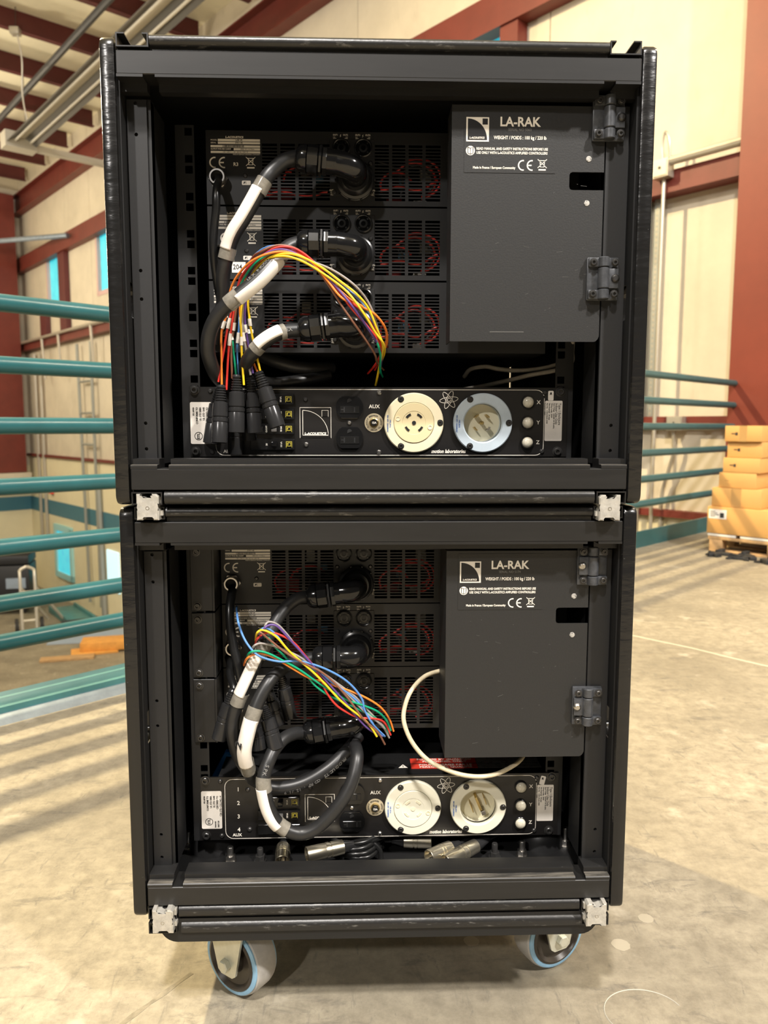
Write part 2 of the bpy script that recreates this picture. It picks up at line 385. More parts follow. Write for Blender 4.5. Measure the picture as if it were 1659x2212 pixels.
for (x, y, r) in ((.42, .215, .012), (.36, .155, .014), (.14, .17, .012)):
    prism(bm, [(x+r*(0.9+.12*random.random())*cos(k*pi/14), y+r*(0.9+.12*random.random())*sin(k*pi/14)) for k in range(28)], .0, .0003, 'z')
tag(obj('paint_spot', bm, mat('pale floor spot', (.325, .288, .215), .7), floor), kind='stuff')
# hall floor below
bm = B(); c = W(9, 0, 6)
t = bmesh.new(); bx(t, -3, 19.6, -.3, 18, HALL-.2, HALL)
merge(bm, t, Matrix(((VD.x, WN.x, 0, WP.x), (VD.y, WN.y, 0, WP.y), (0, 0, 1, 0), (0, 0, 0, 1))))
struct('floor_hall', bm, 'concrete')
# long wall: upper panels between vertical joints, windows left open, lower wall, ledge, painted band
CORNER = 19.4
WINS = [(16.19, 17.35, 3.65, 4.90), (12.9, 14.05, 3.55, 4.90), (2.64, 3.45, 3.65, 4.90)]
wl = tag(bpy.data.objects.new('wall_back', None), kind='structure'); COL.objects.link(wl)
joints = [-9, -6, -3.2, -1.2, 2.12, 5.1, 7.3, 9.4, 11.6, 14.35, 15.9, 17.9, CORNER]
for a, b in zip(joints, joints[1:]):
    ws = [w for w in WINS if a <= (w[0]+w[1])/2 < b]
    bm = B(); g = .006
    if ws:
        w = ws[0]
        for r in ((a+g, w[0], 0, 7.2), (w[1], b-g, 0, 7.2), (w[0], w[1], 0, w[2]), (w[0], w[1], w[3], 7.2)):
            if r[1] > r[0]: wall_box(bm, r[0], r[1], -.12, 0, r[2], r[3])
    else: wall_box(bm, a+g, b-g, -.12, 0, 0, 7.2)
    obj('wall_panel', bm, 'wall_cream', wl)
bm = B(); wall_box(bm, -9, CORNER, -.20, -.10, 0, 7.2); obj('backing', bm, 'wall_cream', wl)
bm = B(); wall_box(bm, -9, CORNER, -.14, .04, HALL, -.02); obj('lower_wall', bm, 'wall_lower_lit', wl)
bm = B(); wall_box(bm, -9, CORNER, .041, .046, -1.5, -1.13); obj('painted_band', bm, 'band_teal', wl)
bm = B(); wall_box(bm, -9, CORNER, .0, .10, -.03, .03); struct('trim_1', bm, 'red_steel')
for k, (z0, z1) in enumerate(((4.74, 5.09), (2.72, 2.9), (.76, .85))):
    bm = B(); wall_box(bm, -9, CORNER, .002, .17 if k < 2 else .1, z0, z1)
    if k < 2: wall_box(bm, -9, CORNER, .17, .178, z0, z0+.06 if k else z0+.09)
    struct('wall_girt', bm, 'red_steel')
for i, w in enumerate(WINS):
    bm = B(); f = .07
    for r in ((w[0]-.02, w[0]+f, w[2], w[3]), (w[1]-f, w[1]+.02, w[2], w[3]), (w[0], w[1], w[2]-.02, w[2]+f), (w[0], w[1], w[3]-f, w[3]+.01)):
        wall_box(bm, r[0], r[1], -.098, .012, r[2], r[3])
    wf = struct('window_%d' % (i+1), bm, 'frame_cream')
    bm = B(); wall_box(bm, w[0]+f, w[1]-f, -.08, -.06, w[2]+f, w[3]-f); obj('pane', bm, 'pane', wf)
for a, b in ((17.20, 17.66), (15.74, 16.18)):
    bm = B(); wall_box(bm, a, b, .015, .12, 2.9, 4.74 if a < 17 else 3.6); struct('wall_post', bm, 'purlin_red')
for a, b in ((2.40, 2.63),):
    bm = B(); wall_box(bm, a, b, .002, .15, 2.9, 7.0); struct('wall_post', bm, 'red_steel')
# end wall of the hall, turning toward the viewer's left
def end_box(bm, t0, t1, d0, d1, z0, z1):
    t = bmesh.new(); bx(t, t0, t1, d0, d1, z0, z1); c = W(CORNER, 0)
    merge(bm, t, Matrix(((-UD.x, -VD.x, 0, c.x), (-UD.y, -VD.y, 0, c.y), (0, 0, 1, 0), (0, 0, 0, 1))))
wl2 = tag(bpy.data.objects.new('wall_end', None), kind='structure'); COL.objects.link(wl2)
bm = B(); end_box(bm, -.1, 14, -.2, 0, -.3, 7.2); obj('wall_panel', bm, 'wall_cream', wl2)
bm = B(); end_box(bm, -.1, 14, -.2, .02, HALL, -.3); obj('lower_wall', bm, 'wall_lower_lit', wl2)
bm = B(); end_box(bm, .04, 14, .021, .026, -1.5, -1.13); obj('painted_band', bm, 'band_teal', wl2)
bm = B(); end_box(bm, .35, .95, .05, .55, -.45, 6.6); end_box(bm, .28, 1.02, .55, .57, -.45, 6.6); struct('column_end', bm, 'red_steel')
bm = B(); end_box(bm, .2, 14, .02, .7, -.62, -.46); struct('trim_2', bm, 'wall_cream')
# bright red column where the guard rail meets the long wall
bm = B(); wall_box(bm, -.36, -.34, .0, .34, -.02, 7.1); wall_box(bm, -.02, 0, .0, .34, -.02, 7.1); wall_box(bm, -.36, 0, .16, .18, -.02, 7.1)
wall_box(bm, -.36, 0.02, .34, .36, -.02, 7.1); struct('column', bm, mat('red column paint', (.175, .030, .015), .5, noise=.12, scale=2))
# roof: sheet, purlins, eave beam, ridge rafters
bm = B(); t = bmesh.new(); bx(t, -9, 20, -.3, 16, 7.2, 7.25)
merge(bm, t, Matrix(((VD.x, WN.x, 0, WP.x), (VD.y, WN.y, 0, WP.y), (0, 0, 1, 0), (0, 0, 0, 1))))
ceil = struct('ceiling', bm, 'ceiling_cream')
for k in range(-3, 7):
    s = 10.6+1.55*k; bm = B(); wall_box(bm, s, s+.012, .1, 12, 6.88, 7.2); wall_box(bm, s-.09, s+.012, .1, 12, 6.868, 6.88); wall_box(bm, s, s+.1, .1, 12, 7.188, 7.2)
    obj('roof_purlin', bm, 'purlin_red', ceil)
bm = B(); wall_box(bm, -8, CORNER, .06, .075, 6.22, 6.66); wall_box(bm, -8, CORNER, .0, .2, 6.205, 6.225); wall_box(bm, -8, CORNER, .0, .2, 6.655, 6.675)
struct('beam', bm, 'red_steel')

# ---------------------------------------------------------------- guard rails on the mezzanine edge
def pipe(bm, a, b, r, seg=14): tube(bm, [a, b], r, seg, smooth=False)
def guard(name_label, t0, t1, zs, kick, r=.0245):
    g = thing('guard_rail', name_label, 'railing', RL((t0+t1)/2, 0))
    for z in zs:
        bm = B(); pipe(bm, RL(t0, z), RL(t1, z), r); obj('rail_pipe', bm, 'teal', g)
    bm = B(); rail_box(bm, *kick); obj('kick_plate', bm, 'teal' if kick[5] > .05 else 'teal_light', g, 30)
    return g
ZR = [1.098, .93, .763, .593, .424, .264]
gl = guard('near run of teal seven-pipe guard rail with low curb, beside the cases', -4.5, 1.78, ZR+[.152], (-4.5, 1.85, .065, .19, .002, .032))
bm = B(); rail_box(bm, 1.78, 1.85, -.03, .05, 0.03, 1.12, .004); obj('post', bm, 'teal', gl)
gr = guard('far run of teal six-pipe guard rail reaching the red column', 1.9, 5.52, ZR, (1.9, 5.6, .055, .067, 0, .105))
bm = B(); rail_box(bm, 1.87, 1.93, .0, .05, 0.0, 1.12, .004); obj('post', bm, 'teal', gr)
bm = B()
prof = [(.186, .0), (.19, .016), (.205, .019), (.222, .009), (.236, .0)]
for t0, t1 in ((-4.5, 2.2),):
    vs = [[bm.verts.new(RL(t, z, d)) for d, z in prof] for t in (t0, t1)]
    for i in range(len(prof)-1): bm.faces.new((vs[0][i], vs[0][i+1], vs[1][i+1], vs[1][i]))
    bm.faces.new(vs[0]); bm.faces.new(vs[1][::-1]); bm.faces.new((vs[0][0], vs[1][0], vs[1][-1], vs[0][-1]))
tag(obj('edge_flashing', bm, 'galv', None, 60), 'galvanised metal flashing strip along the foot of the teal curb', 'flashing')

# ---------------------------------------------------------------- services on the long wall and under the roof
def wtube(name, label, cat, pts, r, m, smooth=False, seg=10, group=None):
    bm = B(); tube(bm, pts, r, seg, 6, smooth); return tag(obj(name, bm, m), label, cat, group)
o = thing('conduit_run', 'long galvanised conduit crossing the wall above the lower girt', 'conduit', W(6, 2.94, .2))
bm = B(); tube(bm, [W(-8, 2.97, .24), W(22, 2.90, .24)], .035, 10, smooth=False); obj('pipe', bm, 'conduit', o)
for s in (.72,):
    bm = B(); tube(bm, [W(s+.03, 2.98, .2), W(s+.03, 3.12, .22), W(s, 3.2, .23), W(s-.03, 3.12, .22), W(s-.03, 2.98, .2)], .012, 8, 5); obj('hanger', bm, 'conduit', o)
for s in (13.9, 16.0, 17.2):
    bm = B(); tube(bm, [W(s, 2.9, .24), W(s, 1.9, .2)], .03, 6, smooth=False); obj('drop_pipe', bm, 'conduit', o)
def jbox(label, s0, s1, z0, z1, d0, d1):
    o = thing('junction_box', label, 'junction box', W((s0+s1)/2, z0, d0))
    bm = B(); wall_box(bm, s0, s1, d0, d1, z0, z1); obj('body', bm, 'conduit', o)
    bm = B(); wall_box(bm, s0+.01, s1-.01, d1, d1+.008, z0+.01, z1-.01); obj('cover', bm, 'conduit', o)
    bm = B(); lathe(bm, W((s0+s1)/2, (z0+z1)/2, d1+.008), WN, [(.014, 0), (.012, .006)], 8); obj('knockout', bm, 'dark_steel', o)
jbox('grey square junction box hanging under the conduit at the red girt', .66, .80, 2.83, 2.975, .18, .28)
jbox('grey junction box on the thin red girt behind the rails', .50, .64, .73, .85, .1, .17)
wtube('drop_conduit', 'slim conduit dropping from the square junction box', 'conduit', [W(.735, 2.84, .2), W(.735, .8, .2), W(.735, -1.2, .2)], .016, 'conduit')
wtube('drop_conduit', 'curved grey conduit leaving the lower junction box', 'conduit', [W(.60, .74, .12), W(.60, .55, .1), W(.66, .35, .08), W(.72, .12, .06), W(.72, -.5, .06)], .017, 'conduit', True)
wtube('drop_conduit', 'straight grey conduit nearest to the cases on the wall', 'conduit', [W(.93, .9, .12), W(.93, -.6, .12), W(.93, -1.4, .12)], .025, 'conduit')
for s, lab in ((.865, 'perforated zinc strut channel next to the slim conduit'), (.965, 'perforated zinc strut channel closest to the cases')):
    o = thing('strut_channel', lab, 'strut', W(s, .8, .02))
    bm = B(); wall_box(bm, s-.028, s+.028, .06, .064, .78, 2.82); wall_box(bm, s-.028, s-.024, .02, .064, .78, 2.82); wall_box(bm, s+.024, s+.028, .02, .064, .78, 2.82); obj('channel', bm, 'strut', o)
    bm = B(); n = 44
    for k in range(n):
        z = .82+k*2.0/n; wall_box(bm, s-.009, s+.009, .0645, .066, z, z+.026)
    tag(obj('slots', bm, 'conduit', o), kind='stuff')
for k, (z0, z1) in enumerate(((2.2, 2.75), (.55, .95))):
    bm = B(); wall_box(bm, .96+.0, 1.06, .07, .16, z0, z1)
    tag(obj('cable_duct', bm, 'strut'), ['short grey duct at the top of the strut channels', 'short grey duct at the foot of the strut channels'][k], 'duct')
o = thing('cable_ladder', 'narrow green-grey cable ladder up the wall beside the cases', 'ladder', W(14.6, -1, .1))
for s, tilt in ((14.98, .15), (14.28, 0)):
    bm = B(); tube(bm, [W(s+tilt, 2.6, .12), W(s-.05, -3.3, .12)], .035, 6, smooth=False); obj('rail', bm, 'strut', o)
for z in (1.75, 1.05, .35, -.35):
    bm = B(); tube(bm, [W(14.99, z, .12), W(14.28, z, .12)], .028, 6, smooth=False); obj('rung', bm, 'strut', o)
bm = B(); tube(bm, [W(14.2, -.4, .1), W(14.15, -2, .1), W(14.1, HALL+.1, .1)], .07, 8, smooth=False); tag(obj('wall_conduit', bm, 'strut'), 'dark conduit down the lower wall beside the cable ladder', 'conduit')
for s in (18.4, 17.95):
    bm = B(); tube(bm, [W(s, 2.6, .08), W(s, -2.2, .08)], .045, 6, smooth=False)
    tag(obj('wall_conduit', bm, 'conduit'), {18.4: 'pale conduit in the wall corner by the red column', 17.95: 'pale conduit second from the wall corner'}[s], 'conduit')
bm = B(); wall_box(bm, 17.42, 17.62, .05, .12, -.95, -.55); tag(obj('alarm_box', bm, 'fire_red'), 'small red alarm box on the lower wall above the teal band', 'alarm box')
bm = B(); end_box(bm, 1.05, 3.2, .03, .1, -.35, 1.1)
lv = tag(obj('wall_louver', bm, 'black_matte'), 'dark louver panel low on the end wall behind the red column', 'louver')
for k in range(5):
    bm = B(); end_box(bm, 1.05, 3.2, .1, .16, -.25+k*.28, -.13+k*.28); obj('slat', bm, 'louver', lv)
wtube('strut_pipe', 'bright galvanised pipe from the red column to the girt', 'pipe', [W(18.5, 5.05, 2.0), W(15.0, 4.93, .26)], .055, 'galv')
o = wtube('sprinkler_pipe', 'dark sprinkler pipe running under the roof purlins', 'pipe', [W(18.6, 6.3, 2.12), W(4, 6.3, 2.12)], .05, 'dark_pipe')
# strip light
o = thing('strip_light', 'long unlit fluorescent strip light hung under the roof', 'light fixture', W(8.6, 5.6, 2.1))
def fx(bm, d0, z0, d1, z1, th=.012):
    a = W(4.8, z0, d0); b = W(4.8, z1, d1); n = Vector((0, 0, th)); e = VD*6.9
    vs = [bm.verts.new(p) for p in (a, b, b+n, a+n, a+e, b+e, b+n+e, a+n+e)]
    for q in ((0, 1, 2, 3), (4, 5, 6, 7), (0, 1, 5, 4), (1, 2, 6, 5), (2, 3, 7, 6), (3, 0, 4, 7)): bm.faces.new([vs[i] for i in q])
D0 = 2.1
bm = B(); fx(bm, D0-.24, 5.56, D0-.05, 5.68); fx(bm, D0+.24, 5.56, D0+.05, 5.68); obj('reflector', bm, 'lamp_grey', o)
bm = B(); wall_box(bm, 4.8, 11.7, D0-.05, D0+.05, 5.66, 5.74); wall_box(bm, 5.9, 6.1, D0-.15, D0-.05, 5.70, 5.74); obj('housing', bm, 'lamp_white', o)
for d in (-.12, .12):
    bm = B(); tube(bm, [W(4.85, 5.585, D0+d), W(11.6, 5.585, D0+d)], .02, 8, smooth=False); obj('lamp_tube', bm, 'lamp_white', o)
bm = B(); wall_box(bm, 11.7, 12.0, D0-.26, D0+.26, 5.5, 5.76); obj('end_box', bm, 'lamp_white', o)
for s in (6, 11.85):
    bm = B(); tube(bm, [W(s, 5.74, D0-.12), W(s, 6.88, D0-.12)], .006, 5, smooth=False); obj('hanger', bm, 'dark_steel', o)
bm = B(); wall_box(bm, 11.75, 11.87, .12, D0-.27, 5.52, 5.62); tag(obj('feed_trunking', bm, 'lamp_white'), 'pale trunking from the strip light end to the eave beam', 'trunking')

o = thing('pendant_box', 'small grey electrical box hung from a roof purlin with its cord', 'junction box', (-4.9, 9.6, 6.7))
q = Vector((-5.330, 11.984, 6.78)); o.location = q
bm = B(); bx(bm, q.x-.07, q.x+.07, q.y-.07, q.y+.07, q.z, q.z+.10, .01); obj('body', bm, 'conduit', o)
bm = B(); tube(bm, [q+Vector((0, 0, .05)), q+Vector((.01, .02, .42))], .006, 6, smooth=False); obj('hanger', bm, 'dark_steel', o)
bm = B(); tube(bm, [q+Vector((.03, 0, .0)), q+Vector((.06, .05, -.35)), q+Vector((.02, .1, -.8)), q+Vector((.05, .15, -1.2))], .012, 6, 6); obj('cord', bm, 'conduit', o)

# ---------------------------------------------------------------- boxes on a pallet at the far end of the mezzanine
BC = Vector((2.14, 3.75, 0)); AX = -VD; AY = UD
def bmx(bm, a0, a1, b0, b1, z0, z1, bev=0, rz=0.):
    t = bmesh.new(); bx(t, a0, a1, b0, b1, z0, z1, bev)
    merge(bm, t, Matrix(((AX.x, AY.x, 0, BC.x), (AX.y, AY.y, 0, BC.y), (0, 0, 1, 0), (0, 0, 0, 1))))
BOXES = [(-.03, .62, .0, .50, .113, .276, 'large bottom cardboard box with white shipping label, on the pallet'),
         (-.015, .285, .02, .36, .278, .392, 'cardboard box fifth from the top, on the large labelled box'),
         (.02, .245, .03, .36, .394, .486, 'cardboard box fourth from the top of the stack'),
         (.042, .262, .03, .36, .488, .576, 'cardboard box third from the top of the stack'),
         (.056, .266, .05, .36, .578, .672, 'cardboard box second from the top of the stack'),
         (.044, .264, .03, .36, .674, .768, 'topmost cardboard box of the stack on the pallet')]
for i, (a0, a1, b0, b1, z0, z1, lab) in enumerate(BOXES):
    o = thing('cardboard_box', lab, 'box', BC+AX*a0+AY*b0+Vector((0, 0, z0)), 'cardboard boxes stacked on the pallet')
    bm = B(); bmx(bm, a0, a1, b0, b1, z0, z1, .003); obj('carton', bm, 'box_face', o)
    bm = B(); bmx(bm, a0+(a1-a0)*.4, a0+(a1-a0)*.6, b0-.0006, b1+.0006, z0-.0001, z1+.0006); obj('tape', bm, 'tape', o) if i in (1, 5) else bm.free()
    if i == 0:
        bm = B(); bmx(bm, a0+.01, a0+.12, b0-.0015, b0, z1-.072, z1-.016); p = obj('shipping_label', bm, 'label_white', o)
        bm = B()
        for k in range(4): bmx(bm, a0+.02, a0+.05+.013*(k % 3), b0-.0022, b0-.0014, z1-.03-k*.010, z1-.026-k*.010)
        bmx(bm, a0+.08, a0+.105, b0-.0022, b0-.0014, z1-.065, z1-.035); tag(obj('print', bm, 'dark_print', p), kind='stuff')
    elif i != 1:
        bm = B(); zc = (z0+z1)/2; bmx(bm, a0+.04, a0+.062, b0-.001, b0, zc-.003, zc+.003)
        if i != 2: bmx(bm, a0+.064, a0+.078, b0-.001, b0, zc-.010, zc+.008)
        obj('stamp', bm, 'tape' if i == 2 else 'dark_print', o)
for k, (a0, a1) in enumerate(((-.025, .15), (.175, .6))):
    bm = B(); bmx(bm, a0, a1, .005, .45, .094, .112, .004)
    tag(obj('foam_pad', bm, 'foam'), ['short white foam pad between box and pallet', 'long white foam pad between box and pallet'][k], 'foam pad')
o = thing('pallet', 'small worn wooden pallet under the cardboard boxes', 'pallet', BC)
for k in range(5):
    bm = B(); bmx(bm, -.02, .75, .0+k*.11, .085+k*.11, .075, .092, .002); obj('deck_board', bm, 'wood', o)
for a in (-.01, .34, .66):
    for b in (.0, .22, .44):
        bm = B(); bmx(bm, a, a+.08, b, b+.085, .012, .075, .002); obj('block', bm, 'wood', o)
for b in (.0, .22, .44):
    bm = B(); bmx(bm, -.01, .74, b, b+.085, .0, .012, .002); obj('runner', bm, 'wood', o)
bm = B()
for k in range(60):
    a = random.uniform(.02, .8); b = random.uniform(-.2, -.02); h = random.uniform(.008, .03); w = random.uniform(.015, .05)
    t = bmesh.new(); bx(t, -w, w, -w*.4, w*.4, 0, h, .003); c = BC+AX*a+AY*b
    merge(bm, t, Matrix.Translation(c) @ Matrix.Rotation(random.uniform(0, 3), 4, 'Z'))
tag(obj('wrap_scraps', bm, 'black_matte'), 'crumpled black wrap scraps on the floor under the pallet edge', 'scraps', kind='stuff')

# ---------------------------------------------------------------- things on the hall floor below
def hall(px, py): return Vector((px, py, HALL))
o = thing('road_trunk', 'long black road trunk with pale tags by the end wall', 'trunk', (-8.6, 18.2, HALL))
def loc_box(bm, c, rz, x0, x1, y0, y1, z0, z1, bev=0):
    t = bmesh.new(); bx(t, x0, x1, y0, y1, z0, z1, bev); merge(bm, t, Matrix.Translation(c) @ Matrix.Rotation(rz, 4, 'Z'))
TC = Vector((-8.3, 16.9, HALL)); TR_ = radians(12)
bm = B(); loc_box(bm, TC, TR_, -3, .62, 0, .9, .15, 1.15, .03); obj('body', bm, 'trunk_black', o)
bm = B(); loc_box(bm, TC, TR_, -3, .62, 0, .9, 1.17, 1.38, .03); obj('lid', bm, 'trunk_black', o)
for x in (-1.05, .12):
    bm = B(); loc_box(bm, TC, TR_, x, x+.42, -.02, 0, .62, .86); obj('tag', bm, 'trunk_tag', o)
for x in (-2.6, .35):
    bm = B(); loc_box(bm, TC, TR_, x, x+.15, .1, .25, 0, .15, .03); obj('caster', bm, 'black_matte', o)
HC = Vector((-6.95, 15.2, HALL)); HR = radians(25)
def hp(x, y, z): return HC + Matrix.Rotation(HR, 3, 'Z') @ Vector((x, y, z))
o = thing('hand_truck', 'pale aluminium hand truck standing in the hall below', 'hand truck', HC)
for x in (-.14, .14):
    bm = B(); tube(bm, [hp(x, 0, .1), hp(x, .1, 1.2), hp(x*.9, .18, 1.35), hp(0, .2, 1.42)], .032, 8, 4); obj('upright', bm, 'alu_pale', o)
for z in (.3, .6, .9):
    bm = B(); tube(bm, [hp(-.14, .1*z, z), hp(.14, .1*z, z)], .025, 6, smooth=False); obj('crossbar', bm, 'alu_pale', o)
bm = B(); loc_box(bm, HC, HR, -.2, .2, -.28, 0, .02, .05); obj('toe_plate', bm, 'alu_pale', o)
bm = B(); tube(bm, [hp(.14, .1, 1.0), hp(.7, .7, .12)], .03, 6, smooth=False); tube(bm, [hp(-.14, .1, 1.0), hp(.4, .8, .12)], .03, 6, smooth=False); obj('brace', bm, 'alu_pale', o)
for x in (-.24, .24):
    w_ = B(); lathe(w_, hp(x-.04, .1, .17), hp(1, 0, 0)-hp(0, 0, 0), [(.10, 0), (.17, .01), (.17, .07), (.10, .08)], 18); t_ = obj('wheel', w_, 'black_matte', o)
    w_ = B(); lathe(w_, hp(x-.045, .1, .17), hp(1, 0, 0)-hp(0, 0, 0), [(.07, 0), (.07, .09)], 12); obj('hub', w_, 'alu_pale', t_)
bm = B(); RC = Vector((-6.75, 16.6, HALL)); loc_box(bm, RC, radians(35), -.1, .4, -.8, .8, .03, .10, .01); loc_box(bm, RC, radians(35), -.16, -.1, -.8, .8, 0, .16, .01); loc_box(bm, RC, radians(35), .4, .46, -.8, .8, 0, .16, .01)
tag(obj('steel_ramp', bm, 'teal_light', None, 30), 'teal steel ramp lying on the hall floor behind the hand truck', 'ramp')
bm = B(); loc_box(bm, Vector((-6.3, 15.2, HALL)), radians(20), 0, .5, 0, .35, 0, .22, .02); tag(obj('tool_bag', bm, 'trunk_black'), 'small dark bag on the hall floor by the hand truck', 'bag')
for (x, y, z, l, w, h, rz, lab) in ((-5.40, 13.75, .042, 1.05, .5, .16, 12, 'thick orange timber piece on top of the planks'), (-5.50, 13.55, .0, .85, .45, .04, 20, 'thin orange board under the thick timber'), (-5.95, 13.2, .0, .95, .22, .05, 14, 'pale plank lying beside the orange timber')):
    bm = B(); loc_box(bm, Vector((x, y, HALL)), radians(rz), 0, l, 0, w, z, z+h, .005)
    tag(obj('timber_plank', bm, 'wood_orange' if 'orange' in lab.split(' timber')[0][:14] else 'wood'), lab, 'plank', 'timber on the hall floor')
bm = B(); loc_box(bm, Vector((-6.3, 14.4, HALL)), radians(10), 0, 1.7, 0, 1.0, 0, .012); tag(obj('floor_mat', bm, 'trunk_tag'), 'grey-blue sheet on the hall floor behind the timber', 'mat')
bm = B()
for r in ((16.15, 16.3, -3.05, -1.75), (17.25, 17.42, -3.05, -1.75), (16.15, 17.42, -3.05, -2.9), (16.15, 17.42, -1.85, -1.7)): wall_box(bm, r[0], r[1], .041, .10, r[2], r[3])
wf = struct('window_4', bm, mat('pale blue window frame', (.35, .66, .68), .5))
bm = B(); wall_box(bm, 16.3, 17.25, .042, .06, -2.9, -1.85); obj('pane', bm, 'pane', wf)
bm = B(); wall_box(bm, 13.3, 13.95, .041, .07, -2.85, -1.95, ); tag(obj('wall_sign', bm, 'pane_white'), 'small daylit white vision panel on the lower wall', 'window panel')

# ---------------------------------------------------------------- the two rack cases
ZL, ZU, YU = 0.158, 0.6721, -0.0095
DEPTH = 0.60
def notch_poly(): return rrect(.2285, .2615, .70, .72, .004)
def door_print(P, serial):
    # coordinates measured from the door's lower left corner (x .081, z of its lower edge)
    X = lambda u: .081+u
    z = lambda v: P.z0+v
    P.fill([(X(.0165), z(.224)), (X(.0425), z(.224)), (X(.0425), z(.2505)), (X(.0165), z(.2505))])
    P.text('LA-RAK', X(.078), z(.2455), .0142, .00035, sx=.96)
    P.text('WEIGHT / POIDS : 100 kg / 220 lb', X(.0785), z(.2285), .0053, .00012, sx=.80)
    P.text('READ MANUAL AND SAFETY INSTRUCTIONS BEFORE USE', X(.0283), z(.2162), .0039, .0001, 'LEFT', sx=.815)
    P.text('USE ONLY WITH L-ACOUSTICS AMPLIFIED CONTROLLERS', X(.0283), z(.2118), .0039, .0001, 'LEFT', sx=.805)
    P.text('Made in France / European Community', X(.0490), z(.1955), .0037, .0001, sx=.83)
    P.fill([(X(.0215)+.0052*cos(t*pi/12), z(.214)+.0052*sin(t*pi/12)) for t in range(24)])
    ce_mark(P, X(.0868), z(.1985), .0105); bin_mark(P, X(.1045), z(.1995), .0105)

def hinge(parent, cx, cz, y, name_side):
    h = obj('hinge', (lambda b: (bx(b, cx-.0185, cx+.0185, y-.004, y, cz-.0245, cz+.0245, .0015), b)[1])(B()), 'hinge_grey', parent)
    for k, (a0, a1) in enumerate(((-.024, -.0125), (-.0118, .0118), (.0125, .024))):
        b = B(); lathe(b, (cx, y-.0075, cz+a0), (0, 0, 1), [(.0055, 0), (.0066, .001), (.0066, a1-a0-.001), (.0055, a1-a0)], 16)
        s = -1 if (k == 1) == (name_side < 0) else 1
        bx(b, min(cx, cx+s*.0175), max(cx, cx+s*.0175), y-.0085, y-.003, cz+a0+.0005, cz+a1-.0005, .001)
        obj('knuckle', b, 'hinge_grey', h)
    for sx in (-1, 1):
        for sz in (-1, 1):
            b = B(); screw(b, cx+sx*.0125, y-.0087 if (sx != (-1 if name_side < 0 else 1)) or True else y, cz+sz*.0178, .0035, .0025); obj('screw', b, 'dark_steel', h)
    b = B(); screw(b, cx+name_side*.0135, y-.008, cz, .0048, .003, False); obj('screw', b, 'dark_steel' if name_side > 0 else 'steel', h)

def channel(bm, s, z0, down, y0, y1):
    """C-shaped edge channel along the depth; s = -1 left, +1 right"""
    a, b = (.2515, .2862); t = .0014; zt = z0+.0145
    poly = [(a, zt), (a+.0065, zt), (a+.0065, zt-t), (a+t, zt-t), (a+t, z0+t), (b-t, z0+t), (b-t, zt-t), (b-.009, zt-t), (b-.009, zt), (b, zt), (b, z0), (a, z0)]
    if down: poly = [(x, 2*z0+.0145-z) for x, z in poly]
    poly = [(s*x, z) for x, z in poly]
    prism(bm, poly, y0, y1, 'y')

def rail_profile_main(z, top):
    """(y, z) section of the deep front rail; z grows inwards for the top rail mirrored"""
    return None

